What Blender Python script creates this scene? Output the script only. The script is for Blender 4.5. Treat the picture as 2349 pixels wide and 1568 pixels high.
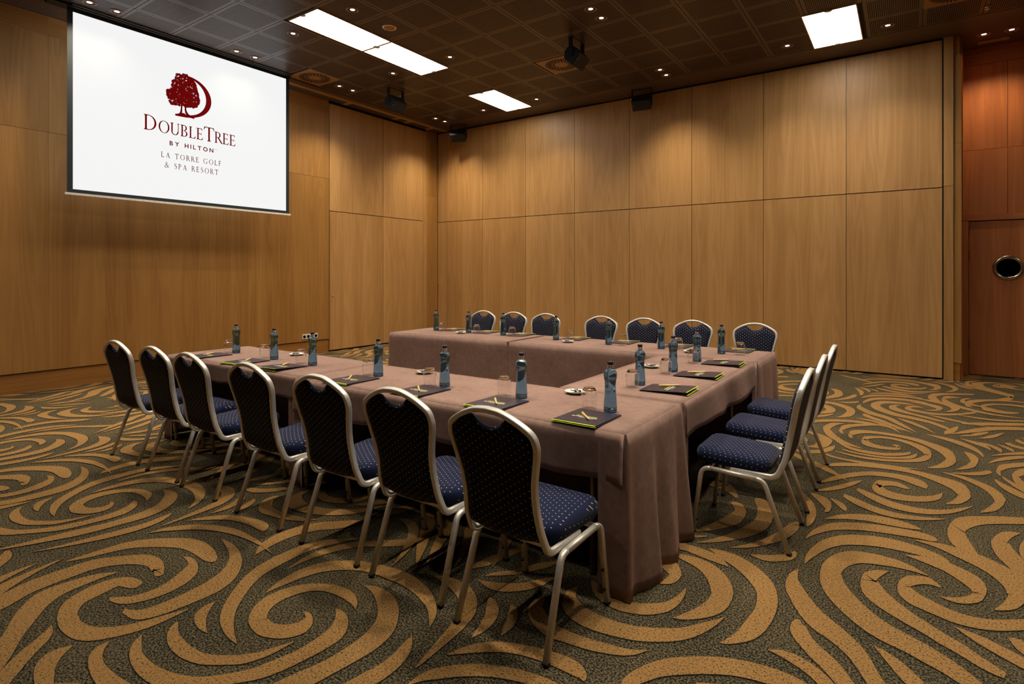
import bpy, math, random
import numpy as np
from mathutils import Vector, Matrix
for o in list(bpy.data.objects): bpy.data.objects.remove(o)
scene = bpy.context.scene
C = scene.collection
PI = math.pi
CEIL = 4.73

# ---------------------------------------------------------------- camera, world, exposure
cd = bpy.data.cameras.new('camera'); cam = bpy.data.objects.new('camera', cd); C.objects.link(cam)
cam.location = (0, 0, 1.46); cam.rotation_euler = (PI/2, 0, math.atan(904.5/1305))
cd.sensor_fit = 'HORIZONTAL'; cd.sensor_width = 36; cd.lens = 20; cd.shift_y = -(784-629)/2349
cd.clip_start = .05; cd.clip_end = 100
scene.camera = cam
w = bpy.data.worlds.new('world'); scene.world = w; w.use_nodes = True
w.node_tree.nodes['Background'].inputs[0].default_value = (.02, .018, .015, 1)
w.node_tree.nodes['Background'].inputs[1].default_value = .3
vs = scene.view_settings
vs.view_transform = 'Standard'; vs.look = 'None'; vs.gamma = 1; vs.use_curve_mapping = False
vs.exposure = EXPOSURE = 0.0
PANEL_EMIT = 11.0       # fluorescent panels
SPOT_W = 134.0          # recessed halogen downlights
SPOT_COL = (1, .87, .66)
PANEL_COL = (1, .97, .90)
scene.cycles.use_denoising = True
scene.cycles.max_bounces = 7
scene.cycles.diffuse_bounces = 3
scene.cycles.glossy_bounces = 3
scene.cycles.use_adaptive_sampling = True
scene.cycles.adaptive_threshold = .07
scene.cycles.transmission_bounces = 6
scene.cycles.sample_clamp_indirect = 4
scene.cycles.caustics_reflective = False
scene.cycles.caustics_refractive = False

# ---------------------------------------------------------------- mesh helpers
class MB:
    def __init__(s): s.v = []; s.f = []; s.sm = []
    def add(s, vs, fs, smooth=False):
        b = len(s.v); s.v += [tuple(p) for p in vs]
        for f in fs: s.f.append(tuple(b+i for i in f)); s.sm.append(smooth)
        return s
    def box(s, x0, x1, y0, y1, z0, z1):
        return s.add([(x0,y0,z0),(x1,y0,z0),(x1,y1,z0),(x0,y1,z0),(x0,y0,z1),(x1,y0,z1),(x1,y1,z1),(x0,y1,z1)],
                     [(3,2,1,0),(4,5,6,7),(0,1,5,4),(1,2,6,5),(2,3,7,6),(3,0,4,7)])
    def bevbox(s, x0, x1, y0, y1, z0, z1, b=.004):
        o = []
        for z, k in ((z0, b), (z0+b, 0), (z1-b, 0), (z1, b)):
            c = []
            for (cx, cy, sx, sy) in ((x0,y0,1,1),(x1,y0,-1,1),(x1,y1,-1,-1),(x0,y1,1,-1)):
                q = [(cx+sx*(b+k), cy+sy*k), (cx+sx*k, cy+sy*(b+k))]
                if sx*sy > 0: q = q[::-1]
                c += q
            o.append([(x, y, z) for x, y in c])
        return s.loft(o, caps=True)
    def loft(s, rings, caps=False, closed=True, smooth=False, wrap=False):
        n = len(rings[0]); vs = [p for r in rings for p in r]; fs = []
        m = len(rings)
        for i in range(m if wrap else m-1):
            i2 = (i+1) % m
            for j in range(n if closed else n-1):
                k = (j+1) % n
                fs.append((i*n+j, i*n+k, i2*n+k, i2*n+j))
        s.add(vs, fs, smooth)
        if caps:
            b = len(s.v)-len(vs)
            s.f.append(tuple(b+j for j in range(n))[::-1]); s.sm.append(False)
            s.f.append(tuple(b+(m-1)*n+j for j in range(n))); s.sm.append(False)
        return s
    def lathe(s, prof, seg=24, c=(0,0,0), smooth=True, cap0=False, cap1=False):
        rings = [[(c[0]+r*math.cos(2*PI*k/seg), c[1]+r*math.sin(2*PI*k/seg), c[2]+z) for k in range(seg)] for r, z in prof]
        s.loft(rings, smooth=smooth); b = len(s.v)-seg*len(prof)
        if cap0: s.f.append(tuple(b+j for j in range(seg))[::-1]); s.sm.append(False)
        if cap1: s.f.append(tuple(b+(len(prof)-1)*seg+j for j in range(seg))); s.sm.append(False)
        return s
    def sweep(s, path, prof, ref, caps=True, smooth=True, wrap=False):
        P = [Vector(p) for p in path]; ref = Vector(ref); rings = []
        n = len(P)
        for i, p in enumerate(P):
            a = P[i-1] if (i > 0 or wrap) else p
            b = P[(i+1) % n] if (i < n-1 or wrap) else p
            t = (b-a).normalized(); n1 = (ref-t*ref.dot(t)).normalized(); n2 = t.cross(n1)
            rings.append([tuple(p+n1*u+n2*v) for u, v in prof])
        return s.loft(rings, caps=caps and not wrap, smooth=smooth, wrap=wrap)
    def prism(s, poly, lo, hi, axis='y'):
        def m(p, h): return {'y': (p[0], h, p[1]), 'x': (h, p[0], p[1]), 'z': (p[0], p[1], h)}[axis]
        return s.loft([[m(p, lo) for p in poly], [m(p, hi) for p in poly]], caps=True)
    def xf(s, M):
        s.v = [tuple(M @ Vector(p)) for p in s.v]; return s
    def mesh(s, name, mat=None):
        me = bpy.data.meshes.new(name); me.from_pydata(s.v, [], s.f)
        me.polygons.foreach_set('use_smooth', s.sm)
        if mat: me.materials.append(mat)
        me.update(); return me
    def obj(s, name, mat, parent=None):
        return mkobj(name, s.mesh(name, mat), parent)
def mkobj(name, me, parent=None, loc=None):
    o = bpy.data.objects.new(name, me); C.objects.link(o)
    if parent: o.parent = parent
    if loc: o.location = loc
    return o
def tag(o, label, cat, group=None):
    o['label'] = label; o['category'] = cat
    if group: o['group'] = group
    return o
def thing(name, label, cat, loc=(0,0,0), rz=0, group=None):
    o = bpy.data.objects.new(name, None); C.objects.link(o); o.empty_display_size = .1
    o.location = loc; o.rotation_euler = (0, 0, rz)
    return tag(o, label, cat, group)
def struct(o): o['kind'] = 'structure'; return o
def copy_tree(o, parent=None):
    c = o.copy(); C.objects.link(c)
    if parent: c.parent = parent
    for ch in o.children: copy_tree(ch, c)
    return c
def place(proto, used, loc, rz, label, group=None):
    o = proto if not used else copy_tree(proto)
    used.append(1); o.location = loc; o.rotation_euler = (0, 0, rz); o['label'] = label
    if group: o['group'] = group
    return o
def crom(P, n=4):
    P = np.array(P, float); Q = np.vstack([2*P[0]-P[1], P, 2*P[-1]-P[-2]]); out = []
    for i in range(1, len(Q)-2):
        p0, p1, p2, p3 = Q[i-1:i+3]
        for k in range(n):
            t = k/n
            out.append(.5*((2*p1)+(-p0+p2)*t+(2*p0-5*p1+4*p2-p3)*t*t+(-p0+3*p1-3*p2+p3)*t**3))
    out.append(Q[-2]); return np.array(out)
def rrect(w, h, r, n=3):
    o = []
    for cx, cy, a0 in ((w/2-r, h/2-r, 0), (-w/2+r, h/2-r, 90), (-w/2+r, -h/2+r, 180), (w/2-r, -h/2+r, 270)):
        for k in range(n+1):
            a = math.radians(a0+90*k/n); o.append((cx+r*math.cos(a), cy+r*math.sin(a)))
    return o
def roundpath(P, r, n=5):
    P = [Vector(p) for p in P]; out = [P[0]]
    for i in range(1, len(P)-1):
        a = (P[i-1]-P[i]).normalized(); b = (P[i+1]-P[i]).normalized()
        ang = a.angle(b); d = r/math.tan(ang/2)
        s, e = P[i]+a*d, P[i]+b*d
        for k in range(n+1):
            t = k/n; out.append((1-t)**2*s+2*t*(1-t)*P[i]+t*t*e)
    out.append(P[-1]); return out
ORD = ['first','second','third','fourth','fifth','sixth','seventh','eighth','ninth','tenth']

# ---------------------------------------------------------------- materials
def srgb(r, g, b):
    f = lambda c: (c/255/12.92) if c/255 <= .04045 else ((c/255+.055)/1.055)**2.4
    return (f(r), f(g), f(b), 1)
class NT:
    def __init__(s, name):
        s.m = bpy.data.materials.new(name); s.m.use_nodes = True; s.t = s.m.node_tree
        s.b = s.t.nodes['Principled BSDF']; s.out = s.t.nodes['Material Output']
    def n(s, typ, **kw):
        nd = s.t.nodes.new(typ)
        for k, v in kw.items():
            if k in ('operation','blend_type','data_type','feature','noise_dimensions','interpolation_type','distance'): setattr(nd, k, v)
        return nd
    def l(s, a, b): s.t.links.new(a, b)
    def val(s, sock, v):
        if hasattr(v, 'is_output') or isinstance(v, bpy.types.NodeSocket): s.l(v, sock)
        else: sock.default_value = v
    def math(s, op, a, b=None, c=None):
        nd = s.t.nodes.new('ShaderNodeMath'); nd.operation = op
        for i, v in enumerate((a, b, c)):
            if v is not None: s.val(nd.inputs[i], v)
        return nd.outputs[0]
    def comb(s, x=0, y=0, z=0):
        nd = s.t.nodes.new('ShaderNodeCombineXYZ')
        for i, v in enumerate((x, y, z)): s.val(nd.inputs[i], v)
        return nd.outputs[0]
    def obj(s):
        nd = s.t.nodes.new('ShaderNodeTexCoord'); sp = s.t.nodes.new('ShaderNodeSeparateXYZ'); s.l(nd.outputs['Object'], sp.inputs[0])
        return sp.outputs[0], sp.outputs[1], sp.outputs[2], nd.outputs['Object']
    def noise(s, vec, scale=1, detail=2, rough=.5, dist=0):
        nd = s.t.nodes.new('ShaderNodeTexNoise'); s.l(vec, nd.inputs['Vector'])
        nd.inputs['Scale'].default_value = scale; nd.inputs['Detail'].default_value = detail
        nd.inputs['Roughness'].default_value = rough; nd.inputs['Distortion'].default_value = dist
        return nd.outputs['Fac']
    def ramp(s, fac, stops, const=False):
        nd = s.t.nodes.new('ShaderNodeValToRGB'); s.l(fac, nd.inputs[0]); e = nd.color_ramp.elements
        if const: nd.color_ramp.interpolation = 'CONSTANT'
        e[0].position, e[0].color = stops[0]; e[1].position, e[1].color = stops[-1]
        for p, c in stops[1:-1]: k = e.new(p); k.color = c
        return nd.outputs[0]
    def mix(s, fac, a, b):
        nd = s.t.nodes.new('ShaderNodeMix'); nd.data_type = 'RGBA'
        s.val(nd.inputs[0], fac); s.val(nd.inputs[6], a); s.val(nd.inputs[7], b)
        return nd.outputs[2]
    def bump(s, h, strength=.2, dist=.002):
        nd = s.t.nodes.new('ShaderNodeBump'); s.l(h, nd.inputs['Height']); nd.inputs['Strength'].default_value = strength
        nd.inputs['Distance'].default_value = dist; s.l(nd.outputs[0], s.b.inputs['Normal'])
    def set(s, col=None, rough=.5, metal=0, spec=.5, trans=0, ior=1.45):
        if col is not None: s.val(s.b.inputs['Base Color'], col)
        s.val(s.b.inputs['Roughness'], rough); s.b.inputs['Metallic'].default_value = metal
        s.b.inputs['Specular IOR Level'].default_value = spec; s.b.inputs['Transmission Weight'].default_value = trans
        s.b.inputs['IOR'].default_value = ior; return s.m
def simple(name, col, rough=.5, metal=0, spec=.5, var=.06, scale=30):
    t = NT(name); x, y, z, v = t.obj(); nz = t.noise(v, scale, 3)
    dk = tuple(c*(1-var*2) for c in col[:3])+(1,); lt = tuple(min(1, c*(1+var)) for c in col[:3])+(1,)
    return t.set(t.ramp(nz, [(.3, dk), (.7, lt)]), rough, metal, spec)
def emit(name, col, strength):
    t = NT(name); t.b.inputs['Base Color'].default_value = (.8, .8, .8, 1)
    t.b.inputs['Emission Color'].default_value = (*col[:3], 1); t.b.inputs['Emission Strength'].default_value = strength
    return t.m
def wood(name, dark, light, along='z', rough=.42, strips=7.0):
    t = NT(name); x, y, z, v = t.obj()
    inf = t.n('ShaderNodeObjectInfo'); rnd = t.math('MULTIPLY', inf.outputs['Random'], 37.0)
    if along == 'z': a, l = t.math('ADD', x, y), z
    elif along == 'y': a, l = z, y
    else: a, l = z, x
    a2 = t.math('ADD', a, rnd); l2 = t.math('ADD', l, rnd)
    # cathedral figure: contour lines of a stretched noise
    strip = t.math('FLOOR', t.math('MULTIPLY', a2, strips)); wn = t.n('ShaderNodeTexWhiteNoise'); wn.noise_dimensions = '1D'; t.l(strip, wn.inputs['W'])
    fig = t.noise(t.comb(t.math('MULTIPLY', a2, 4.2), t.math('MULTIPLY', l2, .28), 0), 1, 1.5, .45, .15)
    rings = t.math('SINE', t.math('MULTIPLY', fig, 62.0))
    streak = t.noise(t.comb(t.math('MULTIPLY', a2, 95.0), t.math('MULTIPLY', l2, 1.1), 3.0), 1, 3, .6)
    pores = t.noise(t.comb(t.math('MULTIPLY', a2, 420.0), t.math('MULTIPLY', l2, 9.0), 7.0), 1, 2, .6)
    band = t.noise(t.comb(t.math('MULTIPLY', a2, 5.0), t.math('MULTIPLY', l2, .10), 9.0), 1, 2, .5)
    f = t.math('ADD', t.math('MULTIPLY', rings, .055), t.math('MULTIPLY', streak, .42))
    f = t.math('ADD', f, t.math('MULTIPLY', pores, .22))
    f = t.math('ADD', f, t.math('MULTIPLY', band, .45))
    f = t.math('ADD', f, t.math('MULTIPLY', wn.outputs['Value'], .13))
    f = t.math('ADD', f, t.math('MULTIPLY', inf.outputs['Random'], .10))
    col = t.ramp(f, [(.28, dark), (1.0, light)])
    t.bump(pores, .06, .001)
    return t.set(col, rough, 0, .35)
M = {}
M['oak'] = wood('oak_veneer', srgb(122, 80, 32), srgb(174, 128, 68))
M['oak_h'] = wood('oak_veneer_horizontal', srgb(124, 78, 30), srgb(174, 122, 64), 'y')
M['oak_hx'] = wood('oak_veneer_horizontal_x', srgb(124, 78, 30), srgb(174, 122, 64), 'x')
M['oak_p'] = wood('oak_partition', srgb(143, 100, 52), srgb(194, 150, 95), strips=3.5)
M['red'] = wood('lamp_reddened_veneer', srgb(134, 77, 40), srgb(188, 118, 68))  # alcove veneers: wood tone with some reddish lamplight tinted in
M['red_h'] = wood('lamp_reddened_veneer_horizontal', srgb(134, 77, 40), srgb(188, 118, 68), 'x')
M['gap'] = simple('dark_joint', srgb(24, 20, 17), .8)
M['steelgap'] = simple('grey_edge_profile', srgb(110, 108, 100), .5, .6)
M['black'] = simple('black_satin', srgb(26, 27, 29), .45)
M['grille'] = simple('speaker_grille', srgb(22, 24, 26), .6)
M['speaker'] = simple('speaker_cabinet', srgb(30, 34, 36), .42)
M['rubber'] = simple('black_rubber', srgb(18, 18, 18), .8)
M['white'] = simple('white_plastic', srgb(205, 200, 188), .4)
M['gold'] = simple('brass_rail', srgb(206, 164, 104), .4, .2)
M['chrome'] = simple('brushed_steel', srgb(190, 178, 160), .22, 1.0)
M['blue'] = simple('blue_badge', srgb(60, 100, 190), .4)

def alu():
    t = NT('champagne_aluminium'); x, y, z, v = t.obj()
    nz = t.noise(t.comb(t.math('MULTIPLY', x, 300), t.math('MULTIPLY', y, 300), t.math('MULTIPLY', z, 20)), 1, 2)
    return t.set(t.ramp(nz, [(.3, srgb(202, 196, 186)), (.7, srgb(220, 215, 207))]), .38, .45, .5)
M['alu'] = alu()
def dots(name, base, dot, seat):
    t = NT(name); x, y, z, v = t.obj()
    u = t.math('ADD', x, t.math('MULTIPLY', z, .7)) if seat else x; q = t.math('ADD', y, t.math('MULTIPLY', z, .7)) if seat else z
    cu = t.math('DIVIDE', u, .021); col = t.math('FLOOR', cu)
    off = t.math('MULTIPLY', t.math('MODULO', t.math('ABSOLUTE', col), 2.0), .5)
    cv = t.math('ADD', t.math('DIVIDE', q, .029), off)
    du = t.math('MULTIPLY', t.math('SUBTRACT', t.math('FRACT', cu), .5), .021)
    dv = t.math('MULTIPLY', t.math('SUBTRACT', t.math('FRACT', cv), .5), .029)
    d = t.math('SQRT', t.math('ADD', t.math('MULTIPLY', du, du), t.math('MULTIPLY', dv, dv)))
    isd = t.math('LESS_THAN', d, .0021)
    wv = t.noise(v, 900, 2); cl = t.ramp(wv, [(.3, tuple(c*.75 for c in base[:3])+(1,)), (.7, base)])
    big = t.noise(v, 14, 2); cl = t.mix(t.math('MULTIPLY', big, .25), cl, tuple(c*.6 for c in base[:3])+(1,))
    t.bump(wv, .15, .0006)
    t.b.inputs['Sheen Weight'].default_value = .08; t.b.inputs['Sheen Roughness'].default_value = .5
    return t.set(t.mix(isd, cl, dot), .9, 0, .1)
M['navy_back'] = dots('navy_dotted_back', srgb(24, 29, 50), srgb(244, 206, 158), False)
M['navy_seat'] = dots('navy_dotted_seat', srgb(22, 31, 62), srgb(226, 192, 150), True)
M['navy'] = simple('navy_fabric', srgb(24, 28, 48), .9, 0, .1)
def cloth():
    t = NT('brown_suede_cloth'); x, y, z, v = t.obj()
    n1 = t.noise(v, 3.0, 4, .6); n2 = t.noise(v, 700, 2); n3 = t.noise(v, 26, 4, .6)
    f = t.math('ADD', t.math('MULTIPLY', n1, .35), t.math('ADD', t.math('MULTIPLY', n2, .35), t.math('MULTIPLY', n3, .3)))
    t.bump(n3, .10, .004)
    t.b.inputs['Sheen Weight'].default_value = .15; t.b.inputs['Sheen Roughness'].default_value = .4
    t.b.inputs['Sheen Tint'].default_value = srgb(190, 150, 130)
    return t.set(t.ramp(f, [(.33, srgb(108, 84, 75)), (.67, srgb(150, 122, 111))]), .85, 0, .15)
M['cloth'] = cloth()
def carpet(name, stops, sc):
    t = NT(name); x, y, z, v = t.obj()
    m = t.comb(t.math('MULTIPLY', x, 1.0), t.math('MULTIPLY', y, 1.0), 0)
    n1 = t.noise(m, sc, 2.5, .65); n2 = t.noise(m, 2.0, 2)
    f = t.math('ADD', t.math('MULTIPLY', n1, .9), t.math('MULTIPLY', n2, .1))
    t.bump(n1, .4, .004)
    return t.set(t.ramp(f, stops), 1.0, 0, .05)
M['carpet_dark'] = carpet('carpet_dark_ground', [(.40, srgb(24, 28, 25)), (.475, srgb(44, 44, 37)), (.535, srgb(94, 83, 62)), (.70, srgb(124, 103, 70))], 125)
M['carpet_tan'] = carpet('carpet_tan_swirl', [(.33, srgb(40, 38, 30)), (.40, srgb(88, 75, 53)), (.45, srgb(138, 104, 62)), (.7, srgb(158, 120, 73))], 125)
M['carpet_line'] = carpet('carpet_dark_outline', [(.42, srgb(26, 29, 27)), (.6, srgb(50, 48, 40))], 125)
def ceilmat(perf):
    t = NT('ceiling_perforated' if perf else 'ceiling_lacquer'); x, y, z, v = t.obj()
    nz = t.noise(t.comb(t.math('MULTIPLY', x, 4), t.math('MULTIPLY', y, 40), 0), 1, 3)
    base = t.ramp(nz, [(.3, srgb(82, 65, 57)), (.7, srgb(96, 78, 68))])
    if perf:
        p = .0205
        fx = t.math('SUBTRACT', t.math('FRACT', t.math('DIVIDE', x, p)), .5); fy = t.math('SUBTRACT', t.math('FRACT', t.math('DIVIDE', y, p*.62)), .5)
        d = t.math('ADD', t.math('MULTIPLY', fx, fx), t.math('MULTIPLY', t.math('MULTIPLY', fy, fy), .5))
        hole = t.math('LESS_THAN', d, .085)
        inn = t.math('MULTIPLY', t.math('LESS_THAN', t.math('ABSOLUTE', x), .2665), t.math('LESS_THAN', t.math('ABSOLUTE', y), .2665))
        hl = t.math('MULTIPLY', hole, inn); base = t.mix(hl, base, srgb(16, 11, 8))
        t.l(t.math('MULTIPLY', t.math('SUBTRACT', 1.0, hl), .5), t.b.inputs['Specular IOR Level'])
    return t.set(base, .38, 0, .35)
M['ceil'] = ceilmat(False); M['ceil_perf'] = ceilmat(True)
M['bronze'] = simple('bronze_plate', srgb(158, 116, 76), .4, 0, .4)
M['panel_light'] = emit('light_panel_diffuser', PANEL_COL, PANEL_EMIT)
M['bulb'] = emit('halogen_bulb', (1, .86, .80), 3.0)
M['reflector'] = simple('halogen_reflector', srgb(225, 200, 190), .25, .8)
M['screen'] = emit('projected_white', (.965, .97, .965), .93)
M['screen'].node_tree.nodes['Principled BSDF'].inputs['Base Color'].default_value = (.02, .02, .02, 1)
M['border'] = simple('screen_black_border', srgb(28, 33, 38), .6)
M['maroon'] = emit('projected_maroon', (.125, .0015, .002), 1.0); M['maroon'].node_tree.nodes['Principled BSDF'].inputs['Base Color'].default_value = (.02, .001, .001, 1)
for k_ in ('screen', 'maroon'):
    b_ = M[k_].node_tree.nodes['Principled BSDF']; b_.inputs['Roughness'].default_value = 1; b_.inputs['Specular IOR Level'].default_value = 0
def bglass(name, col, ior, rough=.0):
    t = NT(name); x, y, z, v = t.obj(); nz = t.noise(v, 5, 1)
    dk = tuple(c*.97 for c in col[:3])+(1,)
    return t.set(t.ramp(nz, [(.2, dk), (.8, col)]), rough, 0, .5, 1.0, ior)
M['bottle'] = bglass('blue_bottle_glass', (.17, .37, .62, 1), 1.36, .02)
M['bottle_base'] = bglass('cobalt_bottle_base', (.08, .26, .75, 1), 1.5, .05)
M['glass'] = bglass('clear_glass', (.97, .97, .97, 1), 1.46)
def thin_glass():
    t = NT('thin_clear_glass'); tr = t.n('ShaderNodeBsdfTransparent'); gl = t.n('ShaderNodeBsdfGlossy'); fr = t.n('ShaderNodeFresnel'); mx = t.n('ShaderNodeMixShader')
    tr.inputs[0].default_value = (.99, .99, .99, 1); gl.inputs['Roughness'].default_value = .02; gl.inputs['Color'].default_value = (1, 1, 1, 1); fr.inputs[0].default_value = 1.2
    t.l(t.math('MINIMUM', t.math('ADD', fr.outputs[0], .02), .32), mx.inputs[0]); t.l(tr.outputs[0], mx.inputs[1]); t.l(gl.outputs[0], mx.inputs[2]); t.l(mx.outputs[0], t.out.inputs[0]); return t.m
M['thin_glass'] = thin_glass()
M['pane'] = simple('dark_pane', srgb(14, 14, 18), .06, 0, .6)
M['cap'] = simple('navy_cap', srgb(30, 32, 70), .4)
def necklabel():
    t = NT('neck_label'); x, y, z, v = t.obj()
    ang = t.math('ARCTAN2', y, x); u = t.math('SUBTRACT', t.math('FRACT', t.math('MULTIPLY', ang, 6/(2*PI))), .5)
    vv = t.math('DIVIDE', t.math('SUBTRACT', z, .2345), .016)
    d = t.math('ADD', t.math('MULTIPLY', u, u), t.math('MULTIPLY', vv, vv))
    return t.set(t.mix(t.math('LESS_THAN', d, .085), srgb(214, 200, 176), srgb(120, 72, 24)), .5)
M['necklabel'] = necklabel()
def clearlabel():
    t = NT('clear_bottle_label'); x, y, z, v = t.obj(); nz = t.noise(v, 200, 2)
    t.set(t.ramp(nz, [(.4, srgb(150, 135, 120)), (.6, srgb(200, 185, 165))]), .5)
    tr = t.n('ShaderNodeBsdfTransparent'); mx = t.n('ShaderNodeMixShader'); mx.inputs[0].default_value = .35
    t.l(tr.outputs[0], mx.inputs[1]); t.l(t.b.outputs[0], mx.inputs[2]); t.l(mx.outputs[0], t.out.inputs[0]); return t.m
M['clearlabel'] = clearlabel()
M['folder'] = simple('dark_folder_card', srgb(50, 44, 56), .32, 0, .5, .04)
M['lime'] = simple('lime_edge', srgb(190, 212, 50), .5)
M['printwhite'] = simple('white_print', srgb(215, 212, 205), .6)
M['printlime'] = simple('lime_print', srgb(170, 190, 60), .6)
M['pen'] = simple('pale_wood_pen', srgb(226, 184, 128), .5)
M['china'] = simple('white_china', srgb(225, 218, 208), .2)
M['sachet'] = simple('grey_sachet', srgb(62, 64, 64), .45)
M['candy'] = simple('black_candy', srgb(16, 15, 16), .25)
M['steel'] = simple('folding_leg_steel', srgb(150, 130, 105), .4, .8)
M['tabletop'] = simple('table_board', srgb(120, 96, 70), .6)
# ---------------------------------------------------------------- room shell
LX, BY, AY, RX, NY = -8.93, 9.86, 10.6, 6.2, -8.0    # left wall, partition wall, alcove wall, right wall, wall behind the camera
floor = struct(MB().box(LX-.1, RX+.1, NY-.1, AY+.1, -.05, 0).obj('floor', M['carpet_dark']))

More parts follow.
